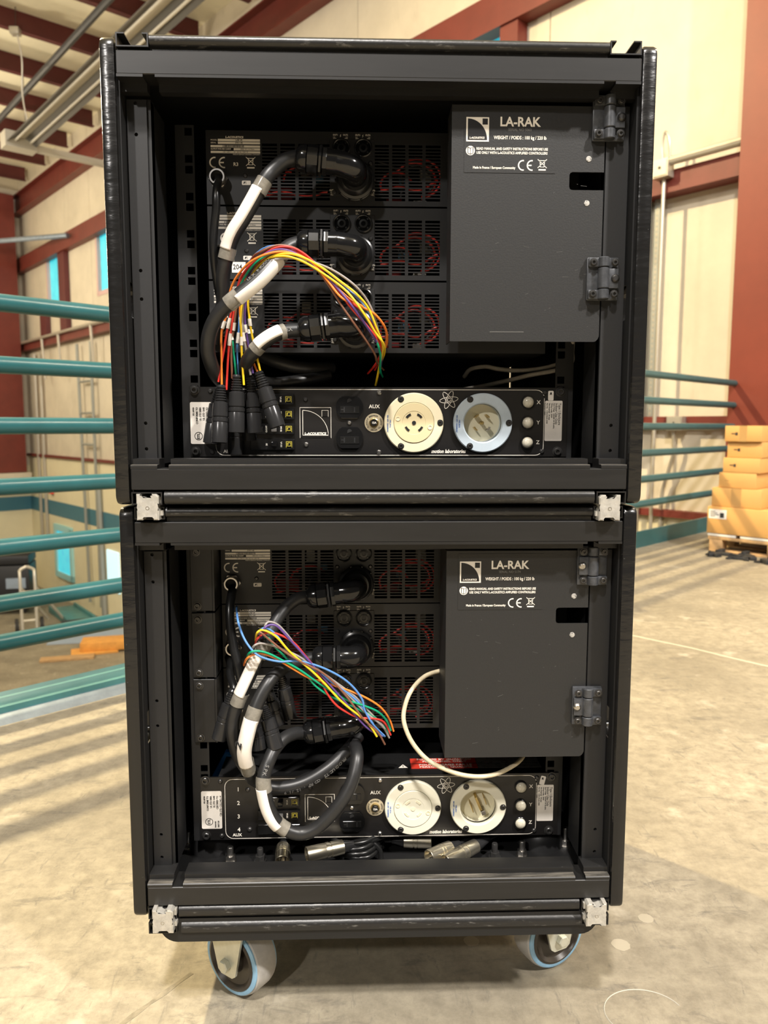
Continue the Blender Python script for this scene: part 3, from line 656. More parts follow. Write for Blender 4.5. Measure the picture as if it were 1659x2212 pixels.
def rack_case(z0, y0, upper):
    lab = 'upper black rack case with dented edge panels, stacked on top' if upper else 'lower black rack case with dusty bottom rail, on the wheeled board'
    root = thing('rack_case', lab, 'rack case', (0, y0, z0), 'stacked rack cases', world=False)
    # thick side panels with a hand hole
    for s in (-1, 1):
        outer = rrect(.006, DEPTH, .0, .5105, .011, 4)
        hole = rrect(.030, .075, .215, .252, .006)
        xs = sorted((s*.2885, s*.3055))
        plate('side_panel', outer, [hole], xs[0], xs[1], 'pad_black', root, 'side', .0035, Matrix.Translation((0, -.004, 0)))
    # inner skins
    for s in (-1, 1):
        b = B(); bx(b, min(s*.2868, s*.2885), max(s*.2868, s*.2885), .012, DEPTH-.01, .01, .215, 0); bx(b, min(s*.2868, s*.2885), max(s*.2868, s*.2885), .012, DEPTH-.01, .255, .50, 0); bx(b, min(s*.2868, s*.2885), max(s*.2868, s*.2885), .012, .026, .215, .255, 0)
        bx(b, min(s*.2868, s*.2885), max(s*.2868, s*.2885), .08, DEPTH-.01, .215, .255, 0); obj('lining', b, 'case_inner', root)
    b = B(); bx(b, -.2868, .2868, .03, DEPTH-.01, .486, .4965); bx(b, -.25, .25, .03, DEPTH, .4965, .508); obj('top_board', b, 'case_inner', root)
    b = B(); bx(b, -.2868, .2868, .03, DEPTH-.01, .006, .0165); obj('bottom_board', b, 'case_inner', root)
    b = B()
    if upper:
        bx(b, -.2868, .2588, DEPTH-.02, DEPTH-.01, .0165, .486); bx(b, .262, .2868, DEPTH-.02, DEPTH-.01, .0165, .486)
        bx(b, .2588, .262, DEPTH-.02, DEPTH-.01, .0165, .15); bx(b, .2588, .262, DEPTH-.02, DEPTH-.01, .215, .486)
    else: bx(b, -.2868, .2868, DEPTH-.02, DEPTH-.01, .0165, .486)
    obj('back_panel', b, 'case_inner', root)
    # top rail: flat face, stepped underside cut by two slots
    m = 'rail_black'
    t = B(); bx(t, -.2868, .2868, 0, .03, .4690, .4935, .0008, 1)
    for a, c in ((-.2868, -.2585), (-.2455, .2455), (.2585, .2868)):
        prism(t, [(0, .4662), (0, .4692), (.03, .4692), (.03, .4580), (.018, .4580), (.018, .4662)], a, c, 'x')
    obj('top_rail', t, m, root)
    t = B(); prism(t, [(.006, .4935), (.006, .4985), (.0008, .5000), (-.001, .5035), (-.0008, .5070), (.0012, .5098), (.005, .5112), (.03, .5112), (.03, .4935)], -.2505, .2505, 'x')
    obj('top_lip', t, 'lip_black', root, 50)
    # bottom rail
    m = 'rail_black' if upper else 'dusty_black'
    t = B(); bx(t, -.2862, .2862, 0, .035, .0178, .0420, .0008, 1)
    for a, c in ((-.2862, -.2560), (-.2430, .2430), (.2560, .2862)):
        prism(t, [(0, .0418), (0, .0452), (.0015, .0465), (.0105, .0465), (.0105, .0525), (.0125, .0532), (.035, .0532), (.035, .0418)], a, c, 'x')
    obj('bottom_rail', t, 'rail_black', root)
    t = B()
    for a, c in ((-.2862, -.2562), (-.2428, .2428), (.2562, .2862)):
        bx(t, a, c, .0012, .0104, .0462, .04675)
    tag(obj('dust', t, 'dusty_black', root), 'pale dust on the ledges of the bottom rail')
    t = B(); prism(t, [(.006, .0175), (.004, .0165), (.0006, .0150), (-.001, .0115), (-.001, .006), (.0008, .0025), (.005, .0008), (.03, .0008), (.03, .0175)], -.2490, .2490, 'x')
    obj('bottom_lip', t, 'lip_black', root, 50)
    for s in (-1, 1):
        t = B(); channel(t, s, .4968, False, .0, DEPTH-.01); obj('edge_channel', t, 'rail_black', root)
        t = B(); channel(t, s, .0008, True, .0, DEPTH-.01); obj('edge_channel', t, 'rail_black', root)
    # face strips beside the opening
    for s in (-1, 1):
        a, c = (.2632, .2852) if s < 0 else (.2592, .2850)
        xs = sorted((s*a, s*c)); xm = s*.2755
        holes = [circ(xm, z, .0021, 10) for z in ((.4505, .417, .268, .236, .094, .064) if s < 0 else (.092, .062))]
        plate('face_strip', [(xs[0], .046), (xs[1], .046), (xs[1], .4545), (xs[0], .4545)], holes, -.0325, -.0300, 'strip_black', root)
        t = B(); bx(t, min(s*.2592, s*.2868), max(s*.2592, s*.2868), .034, .046, .046, .4560); obj('strip_backing', t, 'case_inner', root)
        t = B(); bx(t, min(s*.2592, s*.2632), max(s*.2592, s*.2632), .033, .095, .046, .4545); obj('strip_return', t, 'case_inner', root)
    # rack rails with square holes
    yr = .1065 if upper else .0968
    for s in (-1, 1):
        xs = sorted((s*.2265, s*.2475)); holes = []
        for u in range(9):
            for hz in (6.35, 38.1):
                z = .0545+(u*44.45+hz)/1000
                holes.append([(s*.2335-.0046, z-.0046), (s*.2335+.0046, z-.0046), (s*.2335+.0046, z+.0046), (s*.2335-.0046, z+.0046)])
        plate('rack_rail', [(xs[0], .048), (xs[1], .048), (xs[1], .456), (xs[0], .456)], holes, -yr-.002, -yr, 'strip_black', root)
        t = B(); bx(t, min(s*.2475, s*.2495), max(s*.2475, s*.2495), yr, yr+.04, .048, .456); obj('rail_flange', t, 'case_inner', root)
    # hinged door with its print plate
    zb = .190 if upper else .190
    zt = .4540 if upper else .4535
    outer = [(.081, zb), (.2515, zb), (.2535, zb+.0006), (.2560, zb+.003), (.2575, zb+.0065), (.2575, .362), (.2210, .362), (.2185, .3630), (.2175, .3655), (.2175, .3785), (.2185, .381), (.2210, .382), (.2575, .382), (.2575, zt), (.081, zt)]
    dr = plate('door', outer, [], -.0320, -.0300, 'door_black', root)
    t = B(); bx(t, .081, .0825, .0305, .070 if upper else .100, zb, zt); obj('door_return', t, 'door_black', dr)
    t = B(); bx(t, .0955, .2005, .0296, .0301, zb+.190, zb+.260); obj('print_plate', t, 'door_black', dr)
    P = Print(.0296); P.z0 = zb; door_print(P, upper); tag(P.done('lettering', 'print_white', dr), kind='stuff')
    P = Print(.0294); P.z0 = zb
    X = .081; P.fill([(X+.0182, zb+.2257)]+arc(X+.0182, zb+.2257, .0222, 0, 90, 16, .0232)); P.fill([(X+.0350, zb+.2425), (X+.0410, zb+.2425), (X+.0410, zb+.249), (X+.0350, zb+.249)])
    P.stroke([(X+.0185, zb+.2178), (X+.0215, zb+.2165), (X+.0245, zb+.2178), (X+.0245, zb+.2112), (X+.0215, zb+.2100), (X+.0185, zb+.2112)], .0005, True); P.stroke([(X+.0215, zb+.2165), (X+.0215, zb+.21)], .0005)
    P.done('emblem', 'amp_black', dr)
    P = Print(.0291); P.text('L-ACOUSTICS', X+.0287, zb+.2278, .0030, .0001, sx=.92, shear=.15); tag(P.done('emblem_lettering', 'print_white', dr), kind='stuff')
    P = Print(.0296); P.text('SERIAL NO 5063' if upper else 'SERIAL NO 5174', X+.078, zb+.2372, .0042, 0, sx=.9); tag(P.done('serial_lettering', 'print_grey', dr), kind='stuff')
    t = B()
    for cx, cz in ((.2395, .3965), (.2385, .3475)): lathe(t, (cx, .0300, cz), (0, -1, 0), [(.0034, 0), (.0031, .0006), (.0012, .0008)], 12)
    obj('rivet', t, mat('worn rivet', (.45, .43, .39), .6, .3, wear=.8, wear_color=(.08, .08, .08), wscale=500, wlo=.5), dr)
    t = B(); rr = random.Random(3 if upper else 5)
    for k in range(26):
        px, pz = rr.uniform(.09, .25), rr.uniform(zb+.01, zb+.18); L = rr.choice((.001, .0015, .002, .004, .007)); a = rr.uniform(-.3, .6)
        prism(t, [(px, pz), (px+L*cos(a), pz+L*sin(a)), (px+L*cos(a)-.0002, pz+L*sin(a)+.0003), (px-.0002, pz+.0003)], .02985, .0301, 'y')
    bx(t, .128, .168, .0298, .0301, zb+.0105, zb+.0115) if upper else None
    tag(obj('scuffs', t, mat('pale scuffs', (.085, .083, .078), .6), dr), kind='stuff')
    for cz in ((.4395, .2615)): hinge(root, .2600 if cz > .4 else .2585, cz - (.0 if upper else .004), .0300, 1 if upper else -1)
    if not upper:
        for x, y, h in ((-.2016, .099, .024), (-.1613, .098, .022), (.159, .097, .024), (.1975, .1, .025), (.264, .125, .030), (-.266, .134, .028)):
            t = B(); lathe(t, (x, y, .0165), (0, 0, 1), [(.0085, 0), (.0085, .0018)], 16); lathe(t, (x, y, .0183), (0, 0, 1), [(.0068, 0), (.0068, .007)], 6); lathe(t, (x, y, .0253), (0, 0, 1), [(.0042, 0), (.0042, h-.013), (.0036, h-.012)], 12)
            obj('bolt', t, 'steel' if x not in (-.1613, .159) else 'dark_steel', root)
        for x in (.2315, -.2315):
            t = B(); lathe(t, (x, .14, .0165), (0, 0, 1), [(.034, 0), (.033, .012), (.028, .024), (.018, .031), (.006, .034)], 24); obj('rubber_mount', t, 'rubber', root)
    return root
upper_case = rack_case(ZU, YU, True)
lower_case = rack_case(ZL, 0.0, False)

# ---------------------------------------------------------------- wheeled board and casters
root = thing('wheel_board', 'black wheeled board on blue-rimmed grey casters, under the lower case', 'dolly', (0, 0, 0), world=False)
b = B(); r = .022; poly = [(.2735, .157), (-.2735, .157)] + arc(-.2735+r, .126+r, r, 180, 270, 6) + arc(.2735-r, .126+r, r, 270, 360, 6)
prism(b, poly, .003, DEPTH-.004, 'y'); obj('board', b, 'case_inner', root, 40)
b = B(); prism(b, [(.012, .1382), (.003, .1385), (.0, .140), (-.001, .1445), (.0, .1495), (.004, .153), (.012, .1545)], -.2465, .2515, 'x'); obj('board_lip', b, 'lip_black', root, 50)
for s in (-1, 1):
    b = B(); channel(b, s, .1400, False, -.0005, .012); obj('edge_channel', b, 'rail_black', root)
def caster(c, n, rear=False):
    n = Vector((n[0], n[1], 0)).normalized(); R = .05; w = .019; q = Vector((-n.y, n.x, 0))
    c = Vector(c); k = bpy.data.objects.new('caster', None); COL.objects.link(k); k.parent = root
    if rear: pass
    b = B(); lathe(b, c-n*w, n, [(R*.80, 0), (R-.006, .0), (R-.0015, .003), (R, .008), (R, 2*w-.008), (R-.0015, 2*w-.003), (R-.006, 2*w), (R*.80, 2*w)], 48, cap=False); obj('tread', b, 'tyre_grey', k, 25)
    b = B()
    for s in (-1, 1): lathe(b, c+n*s*(w-.004), n*s, [(R-.0035, .0), (R-.0035, .0042), (R-.006, .0052), (R*.80, .0052), (R*.79, .002)], 48, cap=False)
    obj('sidewall', b, 'tyre_blue', k, 25)
    b = B()
    for s in (-1, 1):
        lathe(b, c+n*s*(w-.006), n*s, [(R*.2, 0), (R*.81, .0), (R*.81, .0080), (R*.74, .0092), (R*.66, .004), (R*.36, .002), (R*.30, .009), (R*.16, .011)], 40)
    obj('hub', b, 'hub_black', k, 30)
    b = B()
    for s in (-1, 1):
        leg = []; o = c+n*s*(w+.0075)
        for a, z in ((-.016, -.012), (-.010, -.0165), (.010, -.0165), (.016, -.012), (.030, .052), (.030, .066), (-.034, .066), (-.034, .052)): leg.append(o+q*a+Vector((0, 0, z)))
        A = [b.verts.new(p-n*.0018) for p in leg]; C_ = [b.verts.new(p+n*.0018) for p in leg]
        b.faces.new(A); b.faces.new(C_[::-1])
        for i in range(8): b.faces.new((A[i], A[(i+1) % 8], C_[(i+1) % 8], C_[i]))
    t = bmesh.new(); bx(t, -w-.0095, w+.0095, -.034, .034, .0, .004); merge(b, t, Matrix(((n.x, q.x, 0, c.x), (n.y, q.y, 0, c.y), (0, 0, 1, c.z+.063), (0, 0, 0, 1))))
    t = bmesh.new(); bx(t, -.045, .045, -.04, .04, .004, .0075, .001); merge(b, t, Matrix.Translation((c.x, c.y, c.z+.0695)))
    lathe(b, (c.x, c.y, c.z+.066), (0, 0, 1), [(.028, 0), (.028, .008)], 24)
    obj('fork', b, 'zinc', k)
    b = B(); lathe(b, c-n*(w+.014), n, [(.005, 0), (.005, 2*w+.028)], 12)
    for s in (-1, 1): lathe(b, c+n*s*(w+.0095), n*s, [(.0085, 0), (.0085, .0065), (.007, .0075)], 6)
    obj('axle_bolt', b, 'zinc', k)
caster((-.187, .086, .05), (-.60, -.80)); caster((.243, .126, .05), (.42, -.90))
caster((-.19, .50, .05), (-.9, .4)); caster((.19, .50, .05), (.9, .4))

# cast couplers that lock the case rails together
def coupler(cx, cz, y, lab, w=.0125, h=.0150, flip=1):
    P = [(-w, h), (-w*.62, h), (-w*.62, h*.78), (-.35*w, h*.78), (0, h*.62), (.35*w, h*.78), (w*.38, h*.78), (w*.38, h), (w*.80, h), (w, h*.82), (w, h*.25), (w*.86, 0), (w, -h*.25), (w, -h), (w*.50, -h), (w*.50, -h*.68), (-w*.45, -h*.68), (-w*.45, -h), (-w, -h), (-w, -h*.25), (-w*.86, 0), (-w, h*.25)]
    P = [(cx+flip*a, cz+c) for a, c in P]
    if flip < 0: P = P[::-1]
    b = B(); prism(b, P, y, y+.035, 'y'); bmesh.ops.bevel(b, geom=[e for e in b.edges if all(abs(v.co.y-y) < 1e-6 for v in e.verts)], offset=.0012, segments=2, affect='EDGES')
    o = tag(obj('rail_coupler', b, 'cast_alu'), lab, 'coupler', 'cast rail couplers')
    b = B(); lathe(b, (cx, y, cz-.001), (0, -1, 0), [(.0022, -.0005), (.0022, .0003), (.0016, .0003), (.0014, -.0004)], 12); obj('pin', b, 'steel', o)
    b = B(); bx(b, cx+flip*w-.002, cx+flip*w+.0028, y+.008, y+.028, cz+h*.25, cz+h*.75); bx(b, cx+flip*w-.002, cx+flip*w+.0028, y+.008, y+.028, cz-h*.7, cz-h*.3); obj('lug', b, 'cast_alu', o)
    return o
coupler(-.2675, .6705, -.013, 'cast metal coupler joining both cases on the side of the cable looms')
coupler(.2665, .6685, -.013, 'cast metal coupler joining both cases on the hinge side', flip=-1)
coupler(-.2660, .1625, -.012, 'cast metal coupler at the board corner above the shown fork leg', flip=1)
coupler(.2675, .1605, -.012, 'cast metal coupler at the board corner on the hinge side', flip=-1)

# ---------------------------------------------------------------- amplifiers (rear panels)
def make_amp():
    root = thing('amplifier', '-', 'amplifier', (0, 0, 0), 'amplifiers in the rack cases', world=False)
    H = .0882
    VL = [(-.1440, .0067), (-.0610, .0067), (-.0610, .0735), (-.1440, .0735)]; VR = [(-.0050, .0067), (.0763, .0067), (.0763, .0735), (-.0050, .0735)]
    sp = [circ(-.0465, .0689, .0098, 20), circ(-.0195, .0689, .0098, 20)]
    pl = plate('rear_panel', [(-.2125, .0006), (.2125, .0006), (.2125, H), (-.2125, H)], [VL, VR]+sp, -.0015, 0, 'amp_black', root)
    b = B(); bx(b, -.2125, -.211, .0015, .40, .0006, H); bx(b, .211, .2125, .0015, .40, .0006, H); bx(b, -.211, .211, .0015, .40, .0006, .002); bx(b, -.211, .211, .0015, .40, H-.0014, H); bx(b, -.211, .211, .398, .40, .002, H-.0014)
    obj('chassis', b, 'amp_black', root)
    for x0, x1, f in ((-.144, -.061, (.235, .26, .5, .525, .755, .78)), (-.005, .0763, (.225, .25, .475, .50, .735, .76))):
        b = B(); n = 17; ph = (.0735-.0067)/n
        for k in range(1, n): z = .0067+k*ph; bx(b, x0, x1, 0, .0012, z-.00075, z+.00075)
        for k in range(0, 6, 2): bx(b, x0+(x1-x0)*f[k]-.001, x0+(x1-x0)*f[k+1]+.001, -.0001, .0012, .0067, .0735)
        tag(obj('vent_grille', b, 'amp_black', root), kind='stuff')
    b = B(); bx(b, -.0606, -.0055, -.0012, 0, .0125, .0795, .0004, 1); t = b
    obj('socket_plate', t, 'amp_black', root)
    for x in (-.0465, -.0195):
        b = B(); lathe(b, (x, -.0012, .0689), (0, -1, 0), [(.0112, 0), (.0112, .0022), (.0100, .0028), (.0090, .0022), (.0088, -.004), (.0055, -.004), (.0052, .0012), (.0030, .0014), (.0028, -.003)], 24)
        for a in (45, 135, 225, 315): lathe(b, (x+.0075*cos(radians(a)), -.0012, .0689+.0075*sin(radians(a))), (0, -1, 0), [(.0012, -.004), (.0012, .002)], 6)
        obj('speaker_socket', b, 'black_plastic', root)
    b = B()
    for x, z in ((-.0105, .0508), (-.0555, .0508), (-.0105, .0165), (-.0555, .0165)): screw(b, x, -.0012, z, .0028, .0018, False)
    screw(b, -.1650, 0, .0352, .0026, .0016, False); tag(obj('screw', b, 'dark_steel', root), kind='stuff')
    # printed rating label and symbols
    P = Print(0)
    for z, x0 in ((.0768, -.1977), (.0735, -.1977), (.0695, -.2066), (.0662, -.1785), (.0627, -.2066)): P.fill([(x0, z-.0013), (-.1462, z-.0013), (-.1462, z+.0013), (x0, z+.0013)])
    P.text('L-ACOUSTICS', -.1775, .0802, .0032, .00012, sx=1.1, shear=.1); P.text('MODEL', -.2066, .0768, .0024, 0, 'LEFT'); P.text('SERIAL', -.2066, .0735, .0024, 0, 'LEFT')
    P.text('OUTPUT PWR PER CH/IMP', -.2066, .0662, .0024, .00006, 'LEFT', sx=.87); P.text('MADE IN GERMANY EUROPEAN COMMUNITY', -.1462, .0600, .0019, 0, 'RIGHT', sx=.85)
    ce_mark(P, -.1970, .0503, .0118); bin_mark(P, -.1580, .0508, .0115)
    for x, a, c in ((-.0475, 'OUT1', 'OUT2'), (-.0200, 'OUT3', 'OUT4')):
        P.text(a, x-.0062, .0845, .0026, .00006, sx=.9); P.text(c, x+.0062, .0845, .0026, .00006, sx=.9); P.text('[+]', x-.0078, .0818, .0020, 0); P.text('[+]', x+.0078, .0818, .0020, 0)
        P.stroke([(x-.0085, .0790), (x-.0085, .0805), (x-.0050, .0805)], .0004); P.stroke([(x+.0085, .0790), (x+.0085, .0805), (x+.0050, .0805)], .0004)
        P.stroke([(x+.0007, .0850), (x-.0005, .0838), (x+.0006, .0834), (x-.0006, .0820)], .0004)
    P.y = -.0012
    for x, s in ((-.0585, 'OUT1'), (-.0078, 'OUT4')):
        P.text(s, x, .0185, .0026, .00006, sx=.85); P.text('C[+]', x, .0158, .0022, 0, sx=.8); P.text('D[-]', x, .0134, .0022, 0, sx=.8)
    tag(P.done('printing', 'print_white', root), kind='stuff')
    P = Print(-.0002); P.text('LA8 US', -.172, .0768, .0027, .00008); P.text('5701140', -.172, .0735, .0027, .00005); P.text('1800 W / 4 Ohm', -.162, .0662, .0025, 0); P.text('120 / 230 V ~ 50 / 60 Hz 1500 W', -.1765, .0627, .0024, 0, sx=.95)
    rr = random.Random(2); x = -.192
    while x < -.166: w = rr.choice((.0003, .0005, .0008)); P.fill([(x, .0684), (x+w, .0684), (x+w, .0706), (x, .0706)]); x += w+rr.choice((.0003, .0005))
    tag(P.done('rating_print', 'dark_print', root), kind='stuff')
    b = B(); prism(b, rrect(-.1692, -.1583, .0240, .0292, .0012), -.0004, 0, 'y'); st = obj('inspection_sticker', b, 'label_white', root)
    P = Print(-.0004); P.fill([(-.1675, .0252), (-.1652, .0262), (-.1648, .0281), (-.1668, .0278)]); P.stroke([(-.1640, .0250), (-.1640, .0282)], .0004); tag(P.done('print', 'dark_print', st), kind='stuff')
    # mains gland
    b = B(); lathe(b, (-.1976, 0, .030), (0, -1, 0), [(.0118, 0), (.0118, .005)], 6); lathe(b, (-.1976, -.005, .030), (0, -1, 0), [(.0105, 0), (.0103, .007), (.0092, .0085), (.0074, .0085), (.0072, -.004)], 28, cap=False)
    obj('cable_gland', b, 'steel', root)
    b = B(); lathe(b, (-.1976, -.0001, .030), (0, -1, 0), [(.0085, 0), (.0085, .0054)], 20); obj('gland_bore', b, 'black_void', root)
    # wiring and parts seen through the grilles
    rr = random.Random(11)
    def loop(cx, cz, y, r, a0, a1, m, rad=.0015):
        b = B(); pts = [(cx+r*cos(radians(a0+(a1-a0)*k/7))*1.25, y+rr.uniform(-.004, .004), cz+r*sin(radians(a0+(a1-a0)*k/7))) for k in range(8)]
        tube(b, pts, rad, 8, 4); obj('wire', b, m, root)
    for cx, cz, r, a0, a1, m in ((.045, .034, .021, -70, 150, 'wire_red'), (.046, .033, .018, -60, 160, 'wire_black'), (.048, .036, .024, -80, 120, 'wire_red'), (.022, .028, .016, 20, 210, 'wire_red'), (-.095, .03, .02, 30, 170, 'wire_red'), (-.12, .028, .017, 60, 220, 'wire_red'), (-.075, .025, .016, 60, 200, 'wire_black')):
        loop(cx, cz, rr.uniform(.006, .012), r, a0, a1, m)
    for pts, m in (([(.002, .006, .020), (.025, .008, .026), (.05, .007, .022), (.074, .006, .034)], 'wire_red'), ([(-.14, .007, .014), (-.12, .006, .018), (-.09, .007, .013), (-.064, .006, .019)], 'wire_red'), ([(.0, .014, .058), (.02, .013, .05), (.03, .012, .035), (.028, .014, .015)], 'wire_black')):
        b = B(); tube(b, pts, .0016, 8, 5); obj('wire', b, m, root)
    for x0, x1, z0, z1, y, m in ((.026, .040, .030, .042, .03, 'blue_dim'), (-.085, -.070, .040, .050, .03, 'blue_dim'), (.01, .03, .008, .018, .03, 'red_dim'), (-.14, -.11, .010, .030, .03, 'red_dim'), (.045, .062, .008, .016, .028, 'grey_dim'), (-.10, -.088, .05, .07, .04, 'grey_dim'), (.055, .07, .045, .066, .05, 'grey_dim')):
        b = B(); bx(b, x0, x1, y, y+.02, z0, z1, .0008); obj('component', b, m, root)
    return root
M['blue_dim'] = mat('blue component', (.04, .14, .24), .5); M['red_dim'] = mat('red component', (.30, .02, .02), .5); M['grey_dim'] = mat('pale component', (.35, .33, .29), .5)
AMPS = [(YU+.1075, 1.0346, 'topmost amplifier of the upper case, in the shade of its top rail'), (YU+.1075, .9447, 'middle amplifier of the upper case, behind the arch of coloured wires'), (YU+.1075, .8548, 'lowest amplifier of the upper case, above the round power outlets'),
        (.137, .5222, 'topmost amplifier of the lower case, just under its top rail'), (.137, .4330, 'middle amplifier of the lower case, behind the crossing coloured wires'), (.137, .3440, 'lowest amplifier of the lower case, above the red warning strips')]
amp0 = make_amp()
for i, (y, z, lab) in enumerate(AMPS):
    a = amp0 if i == 0 else copy_tree(amp0)
    a.location = (0, y, z); a['label'] = lab
    if i == 0:
        pass
    if i >= 3:
        b = B(); bx(b, -.2445, -.2165, -.0432, -.0405, .001, .0875, .0006, 1); bx(b, -.2165, -.2140, -.0432, 0, .001, .0875); obj('rack_ear', b, 'amp_black', a)
        for z_ in (.0075, .0790):
            b = B(); screw(b, -.2365, -.0432, z_, .0042, .003); obj('screw', b, 'dark_steel', a)
    if i == 1:
        b = B(); bx(b, -.1835, -.1665, -.0006, 0, .0085, .0215); s = obj('number_sticker', b, 'label_white', a)
        P = Print(-.0006); P.text('204', -.1765, .0152, .0085, .0001, sx=.9); P.done('number', 'dark_print', s)
P = Print(0); P.text('R3', -.1762, .0483, .0058, .0001); tag(P.done('mark', 'print_white', amp0), kind='stuff')

# ---------------------------------------------------------------- power distribution panels
def stroke_square_logo(P, x0, x1, z0, z1):
    P.stroke([(x0, z0), (x1, z0), (x1, z1), (x0, z1)], .0006, True); g = .0035
    P.stroke([(x0+g, z1-g)] + [(x0+g+(x1-x0-2*g)*sin(radians(t)), z0+g+(z1-z0-2*g)*cos(radians(t))) for t in range(0, 91, 6)] + [(x0+g, z0+g)], .0006, True)
    P.stroke([(x1-g-.008, z1-g-.008), (x1-g, z1-g-.008), (x1-g, z1-g), (x1-g-.008, z1-g)], .0005, True)
def power_panel(x0, y0, z0, upper):
    root = thing('power_distributor', ('power distribution panel of the upper case, behind the hanging black connectors' if upper else 'power distribution panel of the lower case, crossed by a thick cable loop'), 'power unit', (x0, y0, z0), 'power distribution panels', world=False)
    H = .0881
    plate('faceplate', [(-.2413, 0), (.2413, 0), (.2413, H), (-.2413, H)], [circ(.1317, .0432, .0240, 40)], -.003, 0, 'panel_black', root)
    b = B(); bx(b, -.218, .218, .018, .18, .001, H-.001); bx(b, -.218, .218, .003, .018, H-.003, H-.001); bx(b, -.218, .218, .003, .018, .001, .003); obj('housing', b, 'case_inner', root)
    P = Print(0); P.stroke(rrect(-.2088, .2112, .0018, .0852, .0105, 5), .0007, True)
    stroke_square_logo(P, -.1018, -.0624, .0239, .0624); P.text('L-ACOUSTICS', -.0825, .0292, .0042, .00022, sx=1.05, shear=.12)
    P.text('AUX', -.0071, .0637, .0066, .0001)
    for s, z in (('X', .0694), ('Y', .0436), ('Z', .0183)): P.text(s, .2040, z, .0068, .0001)
    for s, z in (('1', .0708), ('2', .0516), ('3', .0326), ('4', .0140)): P.text(s, -.1910, z, .0078, .0001)
    P.text('AUX', -.1935, .0066, .0058, .0001)
    P.text('motion laboratories', .0883, .0067, .0066, .00018, sx=.83, shear=.25)
    for k in range(3):
        a0 = radians(8+60*k); R_ = .0118
        pts = []
        for t in range(0, 360, 12):
            u, w = R_*cos(radians(t)), R_*.30*sin(radians(t)); pts.append((.0883+u*cos(a0)-w*sin(a0), .0745+u*sin(a0)+w*cos(a0)-.002))
        P.stroke(pts, .00055, True)
    P.stroke(circ(.0883, .0725, .0021, 12), .0006, True); tag(P.done('printing', 'print_white', root), kind='stuff')
    for x, z in ((-.2345, .0841), (-.2345, .0067), (.2317, .0830), (.2295, .0066)):
        b = B(); screw(b, x, 0, z, .0048, .0036); obj('rack_screw', b, 'dark_steel', root)
    for x, z in ((-.2145, .0826), (-.2140, .0059), (.2115, .0821), (.2094, .0066)):
        b = B(); screw(b, x, 0, z, .0030, .002, False); obj('screw', b, 'dark_steel', root)
    for x, z in ((-.0946, .0724), (-.0943, .0153), (-.0009, .0811), (-.0012, .0056), (-.039, .0430), (-.1782, .0706), (-.1767, .0144)):
        b = B(); screw(b, x, 0, z, .0030, .0022, False); obj('screw', b, 'steel' if x > -.17 and x != -.0946 else 'dark_steel', root)
    # breakers
    for k, zc in enumerate((.0724, .0538, .0352, .0156)):
        b = B(); bx(b, -.165, -.1088, -.004, .0, zc-.0068, zc+.0068, .0006, 1); br = obj('breaker', b, 'black_plastic', root)
        b = B(); bx(b, -.1375, -.1310, -.0105, -.004, zc-.0035, zc+.0035, .0008); obj('toggle', b, 'gloss_black' if k != 2 else 'print_grey', br)
        P = Print(-.004); P.stroke([(-.1193, zc-.0036), (-.1122, zc-.0036), (-.1122, zc+.0036), (-.1193, zc+.0036)], .0006, True); P.stroke([(-.1180, zc+.0022), (-.1180, zc-.0020), (-.1136, zc-.0020), (-.1136, zc+.0022), (-.1170, zc+.0022), (-.1170, zc-.0005)], .0006); P.done('mark', 'yellow_print', br)
        P = Print(-.004); P.text('10 kA', -.1255, zc, .0030, .0001, rot=pi/2); P.text('20' if k == 3 else 'O/OFF', -.1440, zc, .0030, .00008, rot=pi/2); tag(P.done('print', 'print_white', br), kind='stuff')
    # duplex outlet
    for zc in (.0624, .0239):
        o = [(x, z) for x, z in circ(-.0387, zc, .0172, 40) if abs(z-zc) <= .0146]
        b = B(); prism(b, o, -.0035, 0, 'y'); bmesh.ops.bevel(b, geom=[e for e in b.edges if all(v.co.y < -.003 for v in e.verts)], offset=.0009, segments=2, affect='EDGES'); ou = obj('outlet', b, 'gloss_black', root)
        b = B(); bx(b, -.0510, -.0265, -.0042, -.0034, zc-.0075, zc+.0018, .0003, 1); obj('face', b, 'black_plastic', ou)
        b = B(); bx(b, -.0462, -.0445, -.0044, -.004, zc-.0060, zc+.0005); bx(b, -.0331, -.0314, -.0044, -.004, zc-.0060, zc+.0005); bx(b, -.0495, -.0445, -.00441, -.004, zc-.0033, zc-.0018)
        prism(b, [(-.0416, zc+.0060)]+arc(-.0387, zc+.0085, .0029, 0, 180, 8)+[(-.0416, zc+.0060), (-.0358, zc+.0060)], -.0038, -.0034, 'y'); obj('slot', b, 'black_void', ou)
    # push button breaker
    b = B(); lathe(b, (-.0075, 0, .0432), (0, -1, 0), [(.0120, 0), (.0120, .0006), (.0062, .0007)], 32); bt = obj('button_ring', b, mat('pale gold ring', (.60, .52, .36), .4, .4) if upper else M_ring, root)
    b = B(); lathe(b, (-.0075, -.0006, .0432), (0, -1, 0), [(.0060, 0), (.0060, .002), (.0050, .0026), (.0046, .0022)], 24); obj('collar', b, 'brass', bt)
    b = B(); lathe(b, (-.0075, -.001, .0432), (0, -1, 0), [(.0044, 0), (.0044, .0045), (.0038, .0052)], 20); obj('button', b, 'black_plastic', bt)
    P = Print(-.0062); P.text('15A', -.0075, .0432, .0036, .0001); P.y = -.0007; tag(P.done('print', 'print_white', bt), kind='stuff')
    P = Print(-.0007)
    for i, ch in enumerate('CIRCUIT BREAKER  PRESS TO RESET  '):
        a = radians(215-i*360/33)
        if ch != ' ': P.text(ch, -.0075+.0092*cos(a), .0432+.0092*sin(a), .0027, .00006, rot=a-pi/2)
    tag(P.done('ring_print', 'dark_print', bt), kind='stuff')
